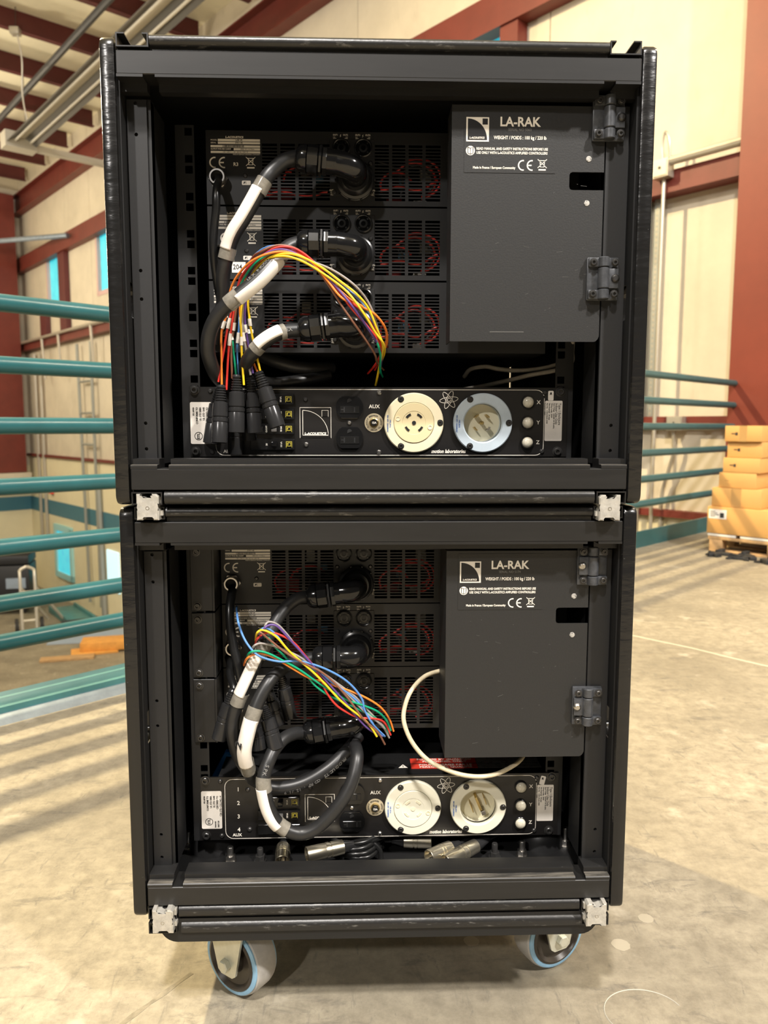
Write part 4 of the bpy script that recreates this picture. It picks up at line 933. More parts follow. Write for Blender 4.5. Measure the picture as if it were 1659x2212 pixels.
    # locking outlet
    cx, cz = .0433, .0432
    b = B(); lathe(b, (cx, 0, cz), (0, -1, 0), [(.0380, 0), (.0380, .004), (.0368, .0052), (.0275, .0058), (.0262, .0058), (.0262, .004)], 64); rc = obj('locking_outlet', b, 'nylon_cream' if upper else 'nylon_white', root)
    pins = []
    b = B(); lathe(b, (cx, -.003, cz), (0, -1, 0), [(.0256, 0), (.0256, .0032), (.0250, .0038), (.0150, .0038), (.0148, .0034)], 56); obj('face', b, 'nylon_face' if upper else 'nylon_white', rc)
    b = B()
    for a in (52, 128, 222, 318):
        A_ = arc(cx, cz, .0129, a-17, a+17, 8) + arc(cx, cz, .0102, a+17, a-17, 8); prism(b, A_, -.0072, -.0060, 'y')
    lathe(b, (cx, -.0060, cz), (0, -1, 0), [(.0026, 0), (.0026, .0013)], 14); obj('slot', b, 'black_void' if upper else 'nylon_well', rc)
    b = B()
    for dx, dz in ((-.0205, .0052), (.0205, -.0058)): lathe(b, (cx+dx, -.0062, cz+dz), (0, -1, 0), [(.0031, 0), (.0031, .0012), (.0022, .0013), (.002, .0007)], 16)
    obj('rivet', b, 'nylon_cream', rc)
    # locking inlet with a recessed well
    cx2 = .1317
    b = B(); prof = [(.0378, 0), (.0378, .004), (.0366, .0052), (.0258, .0056), (.0244, .0046), (.0238, -.011), (.0, -.016)]
    lathe(b, (cx2, 0, cz), (0, -1, 0), prof[:-1], 64, cap=False); ri = obj('locking_inlet', b, 'nylon_blue' if upper else 'nylon_white', root)
    b = B(); lathe(b, (cx2, .0105, cz), (0, -1, 0), [(.0238, -.0005), (.0238, .0)], 48); wl_ = obj('well_floor', b, 'nylon_well', ri)
    if upper:
        for a in (52, 128, 222, 318):
            A_ = arc(cx2, cz, .0122, a-15, a+15, 8) + arc(cx2, cz, .0106, a+15, a-15, 8); b = B(); prism(b, A_, -.001, .011, 'y'); obj('blade', b, 'brass' if a != 318 else 'steel', ri)
        b = B(); lathe(b, (cx2, .011, cz), (0, -1, 0), [(.0022, 0), (.0022, .012), (.0014, .0135)], 14); obj('pin', b, 'brass', ri)
    else:
        for dx, dz, w, h, a in ((-.0085, -.002, .0012, .013, 20), (.0095, .008, .0012, .011, 20), (.0005, .004, .0034, .020, 22), (.0075, -.009, .006, .006, 20)):
            t = bmesh.new(); bx(t, -w/2, w/2, -.004, .011, -h/2, h/2, .0004, 1); b = B(); merge(b, t, Matrix.Translation((cx2+dx, 0, cz+dz)) @ Matrix.Rotation(radians(-a), 4, 'Y')); obj('blade', b, 'brass' if w < .005 else 'steel', ri)
    for c_, par in ((cx, rc), (cx2, ri)):
        for dx, dz in ((-.0168, .0296), (.0334, 0), (-.0164, -.0296)):
            b = B(); screw(b, c_+dx, -.0050, cz+dz, .0031, .002); obj('screw', b, 'dark_steel', par)
        P = Print(-.0056); P.text('HBL2816', c_-.0302, cz-.001, .0026, .00004, rot=-pi/2); P.text('30A 3ØY 120/208VAC', c_-.0335, cz-.001, .0026, .00004, rot=-pi/2, sx=.9); tag(P.done('print', 'blue_print', par), kind='stuff')
    for z in (.0694, .0434, .0182):
        b = B(); lathe(b, (.1901, 0, z), (0, -1, 0), [(.0086, 0), (.0086, .0022), (.0080, .0028), (.0072, .0026)], 28); il = obj('indicator', b, 'black_plastic', root)
        b = B(); lathe(b, (.1901, -.001, z), (0, -1, 0), [(.0071, 0)]+[(.0071*cos(radians(t)), .0015+.0048*sin(radians(t))) for t in range(0, 90, 12)]+[(.0004, .0063)], 28); obj('lens', b, 'lamp_lens', il, 80)
    # paper labels
    b = B(); prism(b, rrect(-.2405, -.2133, .0162, .0690, .002), -.0004, 0, 'y'); lb = obj('approval_label', b, 'label_white', root)
    P = Print(-.0004)
    for k, s in enumerate(('ETL LISTED', 'CONFORMS TO', 'UL STD 508A', 'UL STD 1640', 'CERTIFIED TO', 'CSA STD C22.2 NO.14')): P.text(s, -.2362+k*.0043, .0625, .0036 if k else .0026, .0001, 'RIGHT', rot=pi/2, sx=.82)
    for k, s in enumerate(('Intertek', '3007150')): P.text(s, -.2222+k*.0042, .0180, .0030, .00008, 'LEFT', rot=pi/2, sx=.9)
    P.stroke(circ(-.2305, .0262, .0048, 24), .0008, True); P.text('ETL', -.2305, .0262, .0046, .0002, rot=pi/2); tag(P.done('print', 'dark_print', lb), kind='stuff')
    b = B(); prism(b, rrect(.2124, .2348, .0202, .0716, .0015), -.0004, 0, 'y'); lb = obj('rating_label', b, 'label_white', root)
    P = Print(-.0004)
    for k, (s, h) in enumerate((('Type 1 Enclosure', .0046), ('Indoor Use Only', .0046), ('Input Voltage   120/208V 5W 30 60Hz', .0024), ('Wiring Config   3P4W', .0024), ('Max Amperage   30 amps', .0024), ('Part No.   1104-2-ML40-1202B', .0024), ('Serial No.   10208', .0024))):
        P.text(s, .2312-k*.0042+(.0012*(k-1) if k > 1 else 0), .0685, h, .00005, 'LEFT', rot=-pi/2, sx=.86)
    tag(P.done('print', 'dark_print', lb), kind='stuff')
    b = B(); t = bmesh.new(); prism(t, rrect(-.0035, .0035, -.0062, .0062, .0014), -.0004, 0, 'y'); merge(b, t, Matrix.Translation((.2195, 0, .0780)) @ Matrix.Rotation(radians(0 if upper else 14), 4, 'Y')); st = obj('inspection_sticker', b, 'label_white', root)
    P = Print(-.0004); P.stroke([(.2180, .0795), (.2210, .0795)], .0006); P.fill([(.2182, .0800), (.2205, .0800), (.2208, .0820), (.2185, .0822)]); tag(P.done('print', 'dark_print', st), kind='stuff')
    if not upper:
        b = B()
        for x0_, x1_, ya, yb, m, s in ((.045-x0, .137-x0, .020, .034, 'red_print', 'POUR L\'USAGE PAR LE\nPERSONNEL QUALIFIÉ'), (.045-x0, .137-x0, .037, .052, 'red_print', 'FOR USE BY QUALIFIED\nPERSONNEL ONLY')):
            b = B(); bx(b, x0_, x1_, ya, yb, H-.0008, H-.0003); wl3 = obj('warning_strip', b, m, root)
            me = text_mesh(s, .0066, .0001, 'CENTER', 1.12); me.transform(Matrix.Translation(((x0_+x1_)/2+.002, (ya+yb)/2-.000, H-.0001))); link('print', me, 'print_white', wl3)['kind'] = 'stuff'
        b = B(); bx(b, .022-x0, .0445-x0, .020, .034, H-.0008, H-.0003); w4 = obj('warning_triangle', b, 'amp_black', root)
        b = B(); prism(b, [(.0275-x0, .022), (.0405-x0, .022), (.034-x0, .033)], H-.0002, H, 'z'); obj('triangle', b, 'print_white', w4)
        b = B(); bx(b, .0335-x0, .0345-x0, .0255, .0300, H-.0001, H+.0001); bx(b, .0335-x0, .0345-x0, .0232, .0242, H-.0001, H+.0001); obj('mark', b, 'dark_print', w4)
        for ya, yb in ((.020, .034), (.037, .052)):
            b = B(); bx(b, .1375-x0, .225-x0, ya, yb, H-.0008, H-.0003); obj('notice_strip', b, 'silver_label', root)
    return root
M_ring = mat('pale gold ring', (.60, .52, .36), .4, .4)
power_panel(.0011, .0951, .724, True)
power_panel(.0025, .0939, .2081, False)

TR = {'UC1':[(-0.0987,0.052,1.0763),(-0.1124,0.048,1.0711),(-0.1262,0.045,1.0586),(-0.1346,0.042,1.0473),(-0.1467,0.042,1.0265),(-0.1602,0.044,1.0051),(-0.1719,0.048,0.9892),(-0.1786,0.052,0.9761),(-0.1848,0.056,0.9569),(-0.1889,0.062,0.9399),(-0.1894,0.068,0.9246),(-0.1922,0.075,0.9092),(-0.1988,0.08,0.8912),(-0.2054,0.09,0.8671)],'UC2':[(-0.0981,0.052,0.9787),(-0.1105,0.045,0.9715),(-0.1244,0.03,0.9511),(-0.1427,0.022,0.9302),(-0.168,0.022,0.9102),(-0.1884,0.028,0.8933),(-0.2008,0.036,0.8744),(-0.2058,0.045,0.8542),(-0.2042,0.055,0.8377),(-0.1996,0.07,0.8231),(-0.1896,0.085,0.8113),(-0.1835,0.1,0.8055)],'UC3':[(-0.0974,0.055,0.8782),(-0.1121,0.05,0.8765),(-0.1262,0.045,0.8707),(-0.1418,0.045,0.8605),(-0.155,0.05,0.8477),(-0.1637,0.065,0.8355),(-0.1599,0.09,0.8224),(-0.1368,0.115,0.8173),(-0.1018,0.125,0.822),(-0.0667,0.15,0.8304)],'UC4':[(-0.1656,0.12,0.8594),(-0.1457,0.12,0.8507),(-0.1235,0.12,0.8431),(-0.0975,0.13,0.8384),(-0.0623,0.16,0.8407)],'UP1':[(-0.1966,0.094,1.065),(-0.1958,0.078,1.0533),(-0.196,0.07,1.0381),(-0.1968,0.07,1.0211),(-0.2001,0.073,1.0003),(-0.2019,0.075,0.9811),(-0.2015,0.08,0.9576),(-0.1999,0.088,0.9342),(-0.1982,0.1,0.9151),(-0.1973,0.115,0.8958)],'UW':{'orange':[(-0.1926,0.0594,0.8131),(-0.1916,0.0569,0.8677),(-0.1881,0.0544,0.8838),(-0.181,0.0516,0.9038),(-0.1783,0.0488,0.9225),(-0.1678,0.0398,0.9389),(-0.1488,0.0252,0.9528),(-0.124,0.0189,0.961),(-0.1002,0.018,0.9604),(-0.0784,0.0172,0.9488),(-0.0607,0.0164,0.9284),(-0.0448,0.0155,0.9099),(-0.0249,0.0223,0.9022),(-0.0065,0.0308,0.8937),(0.0062,0.0465,0.8797),(0.0086,0.0844,0.8674),(0.0032,0.1224,0.8537)],'red':[(-0.1876,0.0624,0.807),(-0.1843,0.0601,0.8475),(-0.1819,0.0577,0.8637),(-0.1767,0.0552,0.8921),(-0.1728,0.0525,0.912),(-0.1664,0.0471,0.9353),(-0.1519,0.0334,0.9496),(-0.1303,0.0223,0.9611),(-0.1123,0.0215,0.9655),(-0.0905,0.0207,0.9591),(-0.0687,0.0199,0.9397),(-0.0508,0.0191,0.9202),(-0.0329,0.0193,0.8978),(-0.0168,0.0273,0.8812),(-0.0044,0.0354,0.8662),(0.0013,0.054,0.8538),(-0.0032,0.0897,0.8422),(-0.0137,0.1254,0.8316)],'red.1':[(-0.197,0.0607,0.8163),(-0.1871,0.0582,0.8638),(-0.1833,0.0557,0.8799),(-0.1772,0.053,0.9019),(-0.1701,0.0501,0.9258),(-0.1567,0.0411,0.9452),(-0.1368,0.0265,0.96),(-0.1161,0.0202,0.9675),(-0.0963,0.0194,0.9646),(-0.0765,0.0185,0.9501),(-0.0567,0.0177,0.9268),(-0.0368,0.0169,0.9072),(-0.0208,0.0236,0.8956),(-0.0065,0.0322,0.8759),(0.0011,0.0478,0.8614),(0.0033,0.0858,0.8505),(-0.0047,0.1237,0.836)],'green':[(-0.1756,0.063,0.8253),(-0.1782,0.0604,0.8599),(-0.1805,0.0577,0.8802),(-0.179,0.0547,0.8961),(-0.1726,0.0517,0.9159),(-0.1589,0.0386,0.9377),(-0.1405,0.023,0.9534),(-0.1184,0.0222,0.9631),(-0.0965,0.0213,0.9598),(-0.0727,0.0204,0.9423),(-0.0509,0.0195,0.9189),(-0.0269,0.0236,0.8926),(-0.0086,0.0328,0.8699),(-0.0,0.0451,0.8509),(0.0011,0.0856,0.8333),(0.0056,0.126,0.8273)],'brown':[(-0.1805,0.0633,0.8207),(-0.1804,0.0606,0.8558),(-0.1764,0.0579,0.8802),(-0.1735,0.0549,0.8962),(-0.1684,0.0519,0.92),(-0.1522,0.0388,0.9556),(-0.1364,0.0233,0.9637),(-0.1163,0.0224,0.9699),(-0.0925,0.0215,0.9631),(-0.0668,0.0206,0.934),(-0.0449,0.0197,0.9014),(-0.029,0.0238,0.8797),(-0.0147,0.033,0.8608),(-0.0063,0.0453,0.8489),(-0.0022,0.0858,0.8419),(0.0067,0.1263,0.8362)],'yellow':[(-0.1655,0.0577,0.8125),(-0.1671,0.0552,0.8512),(-0.1668,0.0527,0.8714),(-0.1666,0.0499,0.8914),(-0.1622,0.047,0.9152),(-0.1487,0.0381,0.9426),(-0.1286,0.0235,0.9561),(-0.108,0.0172,0.9596),(-0.0882,0.0163,0.9549),(-0.0665,0.0155,0.9431),(-0.0467,0.0147,0.9286),(-0.0288,0.0138,0.915),(-0.0148,0.0205,0.9001),(-0.0045,0.0291,0.8775),(0.0031,0.0448,0.8591),(0.001,0.0827,0.8417),(-0.0036,0.1207,0.8158)],'yellow.1':[(-0.1453,0.0571,0.8287),(-0.1542,0.0543,0.8717),(-0.1565,0.0514,0.8917),(-0.1571,0.0482,0.9134),(-0.1505,0.0438,0.9388),(-0.133,0.0271,0.9543),(-0.112,0.0168,0.9567),(-0.0902,0.0158,0.9509),(-0.0645,0.0148,0.9359),(-0.0388,0.0139,0.9165),(-0.0189,0.0151,0.8914),(-0.0067,0.0249,0.873),(0.0038,0.0347,0.8601),(0.0062,0.0768,0.8539),(0.0031,0.1201,0.8447)],'orange.1':[(-0.1501,0.0654,0.8293),(-0.1638,0.0625,0.8643),(-0.1681,0.0597,0.8887),(-0.1679,0.0564,0.9086),(-0.1605,0.052,0.9372),(-0.1421,0.0354,0.9534),(-0.1187,0.025,0.9627),(-0.0967,0.024,0.9602),(-0.0748,0.0231,0.9467),(-0.0529,0.0221,0.9252),(-0.0329,0.0233,0.9079),(-0.0106,0.0332,0.898),(0.0051,0.043,0.8813),(0.0097,0.085,0.8675),(0.0045,0.1284,0.852)],'violet':[(-0.1546,0.0596,0.8268),(-0.1607,0.0565,0.8719),(-0.162,0.0534,0.8919),(-0.1594,0.0499,0.9137),(-0.1542,0.0411,0.9422),(-0.1345,0.0232,0.9593),(-0.1121,0.0188,0.9643),(-0.0883,0.0177,0.9546),(-0.0607,0.0167,0.932),(-0.0349,0.0157,0.9032),(-0.0148,0.0251,0.877),(-0.0044,0.0357,0.8622),(0.003,0.0759,0.8538),(0.0032,0.1226,0.8404)],'grey':[(-0.1574,0.0593,0.8247),(-0.162,0.0563,0.8554),(-0.1653,0.0532,0.8797),(-0.1621,0.0496,0.9116),(-0.1487,0.0409,0.9372),(-0.1286,0.0229,0.9515),(-0.1043,0.0185,0.9547),(-0.0804,0.0175,0.9508),(-0.0566,0.0165,0.942),(-0.0328,0.0154,0.9265),(-0.0168,0.0249,0.9106),(-0.0064,0.0354,0.8903),(0.0008,0.0756,0.8664),(0.0043,0.1223,0.8493)],'blue':[(-0.1736,0.067,0.8251),(-0.1737,0.0643,0.8562),(-0.1707,0.0616,0.8807),(-0.1682,0.0586,0.9089),(-0.1587,0.0556,0.952),(-0.1407,0.0425,0.9683),(-0.1208,0.027,0.9705),(-0.1048,0.0261,0.9666),(-0.0828,0.0252,0.9557),(-0.0609,0.0243,0.94),(-0.0389,0.0234,0.922),(-0.0208,0.0275,0.9051),(-0.0085,0.0367,0.8865),(0.0001,0.049,0.8677),(0.0044,0.0895,0.8551),(-0.0,0.13,0.841)]},'LW':{'blue':[(-0.1907,0.125,0.5217),(-0.1747,0.0315,0.5283),(-0.1701,0.0283,0.5128),(-0.1625,0.0231,0.4996),(-0.1516,0.0184,0.4882),(-0.1396,0.0204,0.4812),(-0.1226,0.0254,0.4758),(-0.1036,0.0311,0.4748),(-0.0861,0.0365,0.4693),(-0.0666,0.0427,0.4597),(-0.0468,0.0489,0.4462),(-0.0322,0.0534,0.4312),(-0.0221,0.0565,0.4147),(-0.0193,0.0573,0.4009),(-0.0081,0.0607,0.3801),(0.0073,0.0724,0.3595)],'grey':[(-0.1475,0.0575,0.4953),(-0.1411,0.0229,0.5194),(-0.1359,0.0242,0.5259),(-0.1257,0.0273,0.5218),(-0.1155,0.0304,0.5099),(-0.1036,0.0341,0.4923),(-0.0915,0.0377,0.4764),(-0.081,0.0411,0.4641),(-0.065,0.0462,0.4491),(-0.0451,0.0524,0.4317),(-0.0286,0.0575,0.4163),(-0.0099,0.063,0.3928),(0.0034,0.0718,0.3756),(0.0133,0.0806,0.354)],'violet':[(-0.1489,0.0541,0.4944),(-0.1425,0.0196,0.5167),(-0.1356,0.0214,0.5225),(-0.1271,0.0239,0.5212),(-0.1187,0.0265,0.5125),(-0.1085,0.0296,0.4991),(-0.0982,0.0327,0.4862),(-0.0861,0.0365,0.4702),(-0.072,0.041,0.4509),(-0.056,0.0461,0.4302),(-0.0415,0.0507,0.4113),(-0.0287,0.0546,0.3924),(-0.0138,0.059,0.375),(0.0034,0.0689,0.361)],'blue.1':[(-0.1508,0.055,0.496),(-0.1443,0.0204,0.5179),(-0.1358,0.0227,0.5173),(-0.1257,0.0257,0.5073),(-0.1156,0.0288,0.4917),(-0.1002,0.0335,0.474),(-0.0862,0.0378,0.4642),(-0.065,0.0446,0.4459),(-0.0415,0.052,0.4261),(-0.0268,0.0564,0.4109),(-0.0137,0.0603,0.39),(-0.0005,0.0667,0.3659),(0.0073,0.0737,0.359)],'yellow':[(-0.1557,0.0509,0.4953),(-0.1493,0.0153,0.5143),(-0.1438,0.0165,0.5179),(-0.1354,0.0188,0.5147),(-0.1253,0.0218,0.5066),(-0.1119,0.026,0.4889),(-0.0964,0.0306,0.4727),(-0.0825,0.035,0.4582),(-0.0684,0.0396,0.4416),(-0.0523,0.0447,0.4212),(-0.0378,0.0492,0.4061),(-0.0231,0.0536,0.3927),(-0.0119,0.057,0.3797),(-0.0035,0.0601,0.3644)],'red':[(-0.1573,0.0551,0.4885),(-0.1496,0.0191,0.5061),(-0.1427,0.0209,0.5118),(-0.1325,0.0236,0.5128),(-0.1189,0.0278,0.507),(-0.1052,0.0319,0.4963),(-0.0948,0.035,0.4824),(-0.0827,0.0389,0.4648),(-0.0739,0.0417,0.4469),(-0.0669,0.044,0.4292),(-0.0561,0.0474,0.4127),(-0.0434,0.0514,0.4015),(-0.0268,0.0564,0.3917),(-0.0043,0.0631,0.3869),(0.0073,0.0737,0.3767),(0.0152,0.0808,0.3579)],'green':[(-0.1475,0.0577,0.4952),(-0.1379,0.0241,0.5079),(-0.1295,0.0265,0.4947),(-0.1194,0.0296,0.4827),(-0.1074,0.0333,0.4686),(-0.0917,0.0379,0.454),(-0.0812,0.0413,0.4396),(-0.067,0.0459,0.4266),(-0.0525,0.0504,0.4172),(-0.0323,0.0566,0.4052),(-0.0212,0.0599,0.398),(-0.0081,0.0638,0.3905),(0.0034,0.072,0.3755),(0.0133,0.0809,0.3599)],'green.1':[(-0.1683,0.0585,0.465),(-0.1605,0.0221,0.4872),(-0.1497,0.0182,0.4915),(-0.1362,0.0217,0.4871),(-0.1192,0.0269,0.4763),(-0.1002,0.0326,0.4632),(-0.0828,0.038,0.4483),(-0.065,0.0437,0.434),(-0.0415,0.0511,0.4169),(-0.0193,0.0577,0.4065),(-0.0024,0.064,0.3963),(0.0092,0.0746,0.3803),(0.0152,0.0799,0.3643)],'orange':[(-0.1727,0.0628,0.4599),(-0.1642,0.0259,0.4788),(-0.1556,0.0219,0.4857),(-0.1432,0.0217,0.4872),(-0.1262,0.0265,0.4783),(-0.1091,0.0317,0.4654),(-0.0882,0.0381,0.4506),(-0.0704,0.0437,0.4434),(-0.0524,0.0494,0.4347),(-0.0341,0.055,0.4259),(-0.0156,0.0606,0.4151),(0.0015,0.0692,0.4001),(0.0132,0.0799,0.3802),(0.0192,0.0852,0.3611)],'grey.1':[(-0.1624,0.057,0.4767),(-0.155,0.0212,0.4956),(-0.1472,0.02,0.5004),(-0.1344,0.0234,0.4975),(-0.1157,0.0291,0.4884),(-0.1001,0.0338,0.4791),(-0.0827,0.0392,0.4647),(-0.0632,0.0454,0.4471),(-0.0469,0.0505,0.4304),(-0.0341,0.0545,0.4156),(-0.0193,0.0589,0.3984),(-0.0024,0.0651,0.3822),(0.0073,0.074,0.3687)],'brown':[(-0.1556,0.0502,0.4974),(-0.1472,0.015,0.5162),(-0.1355,0.0181,0.5062),(-0.1187,0.0232,0.4901),(-0.0998,0.0289,0.4755),(-0.0859,0.0332,0.4666),(-0.0718,0.0377,0.4572),(-0.0558,0.0428,0.4408),(-0.0414,0.0474,0.422),(-0.0305,0.0507,0.4054),(-0.0194,0.0541,0.3887),(-0.0025,0.0603,0.3705),(0.0072,0.0691,0.35)]},'LC1':[(-0.0937,0.088,0.5423),(-0.1049,0.08,0.5423),(-0.1182,0.072,0.5338),(-0.1294,0.062,0.5203),(-0.1385,0.052,0.5024),(-0.1477,0.046,0.4836),(-0.1588,0.042,0.4607),(-0.1688,0.04,0.4391),(-0.1782,0.04,0.4186),(-0.1844,0.042,0.3972),(-0.1857,0.044,0.3755),(-0.1829,0.055,0.3478),(-0.1757,0.066,0.3252),(-0.1726,0.088,0.3096),(-0.1441,0.115,0.2902),(-0.1023,0.15,0.2849)],'LC2':[(-0.0869,0.088,0.4609),(-0.1019,0.078,0.4603),(-0.1184,0.064,0.4581),(-0.1309,0.05,0.4523),(-0.1405,0.038,0.4432),(-0.1497,0.03,0.4275),(-0.1573,0.024,0.4076),(-0.1632,0.022,0.3862),(-0.1675,0.024,0.3649),(-0.1672,0.032,0.3444),(-0.1648,0.044,0.3236),(-0.1603,0.055,0.3103),(-0.1369,0.062,0.296),(-0.1026,0.068,0.2983),(-0.0697,0.078,0.3128),(-0.0455,0.095,0.3286),(-0.0269,0.12,0.3406)],'LC3':[(-0.0992,0.086,0.3596),(-0.1102,0.075,0.3638),(-0.123,0.06,0.3633),(-0.1337,0.046,0.3549),(-0.14,0.036,0.3441),(-0.1446,0.03,0.3317),(-0.1459,0.026,0.3192),(-0.142,0.026,0.295),(-0.1358,0.026,0.2771),(-0.1272,0.027,0.2643),(-0.1136,0.028,0.2545),(-0.0983,0.03,0.2507),(-0.0812,0.03,0.257),(-0.0641,0.031,0.2725),(-0.0485,0.033,0.2917),(-0.0379,0.037,0.3091),(-0.0314,0.044,0.3269),(-0.029,0.056,0.3412),(-0.0315,0.08,0.3441)],'LP1':[(-0.1964,0.132,0.5451),(-0.1956,0.118,0.5402),(-0.1962,0.104,0.5238),(-0.1944,0.096,0.5005),(-0.1896,0.09,0.4748),(-0.184,0.085,0.453),(-0.1798,0.082,0.4325)],'LP2':[(-0.2043,0.132,0.4495),(-0.2001,0.118,0.4457),(-0.1966,0.1,0.4345),(-0.1902,0.085,0.4247),(-0.1882,0.08,0.4177)],'LCR':[(0.0927,0.12,0.4309),(0.0827,0.105,0.4365),(0.0594,0.085,0.4352),(0.0399,0.065,0.4216),(0.0309,0.055,0.3989),(0.0327,0.05,0.3804),(0.0429,0.046,0.3595),(0.0605,0.044,0.3398),(0.0823,0.044,0.3272),(0.1062,0.045,0.3182),(0.1303,0.047,0.3148),(0.153,0.052,0.3163),(0.1745,0.06,0.3228),(0.1865,0.07,0.3269),(0.1948,0.085,0.3282)],'UG1':[(0.2469,0.1,0.8738),(0.2519,0.12,0.8619),(0.2542,0.13,0.8548),(0.2381,0.135,0.8449),(0.2143,0.14,0.8391),(0.187,0.15,0.8376),(0.1633,0.16,0.8404),(0.1478,0.17,0.8442),(0.1296,0.185,0.8416),(0.123,0.2,0.8323)],'UG2':[(0.2472,0.095,0.8732),(0.2507,0.11,0.859),(0.2534,0.118,0.8487),(0.2473,0.122,0.8403),(0.2275,0.125,0.835),(0.1997,0.13,0.8301),(0.1758,0.135,0.8242),(0.1517,0.14,0.8187),(0.1323,0.15,0.815),(0.1167,0.16,0.8129)],'XA':[(-0.1934,0.06,0.8125),(-0.1961,0.055,0.7424)],'XB':[(-0.1742,0.06,0.8251),(-0.176,0.06,0.755)],'XC':[(-0.1604,0.075,0.8246),(-0.1556,0.076,0.7543)],'XD':[(-0.1475,0.058,0.8288),(-0.1251,0.056,0.7618)],'XE':[(-0.2013,0.09,0.8115),(-0.2137,0.09,0.741)],'XF':[(-0.1808,0.088,0.7899),(-0.1821,0.088,0.7268)],'XG':[(-0.1696,0.093,0.7901),(-0.165,0.093,0.7442)],'YA':[(-0.1873,0.066,0.4274),(-0.2061,0.06,0.3634)],'YB':[(-0.1477,0.055,0.4089),(-0.1313,0.045,0.3563)],'YC':[(-0.1451,0.09,0.4176),(-0.1332,0.088,0.3707)],'YD':[(-0.1297,0.1,0.4339),(-0.1189,0.1,0.3758)],'YE':[(-0.1648,0.09,0.3802),(-0.1591,0.085,0.3384)],'SA':[(-0.0272,0.085,0.2049),(-0.0958,0.06,0.2048)],'SB':[(-0.1299,0.1,0.2028),(-0.1273,0.06,0.1951)],'SC':[(0.1105,0.1,0.194),(0.0653,0.065,0.1952)],'SD':[(0.1523,0.11,0.1944),(0.0869,0.06,0.1913)],'SE':[(0.0185,0.12,0.189),(0.0737,0.115,0.1896)]}
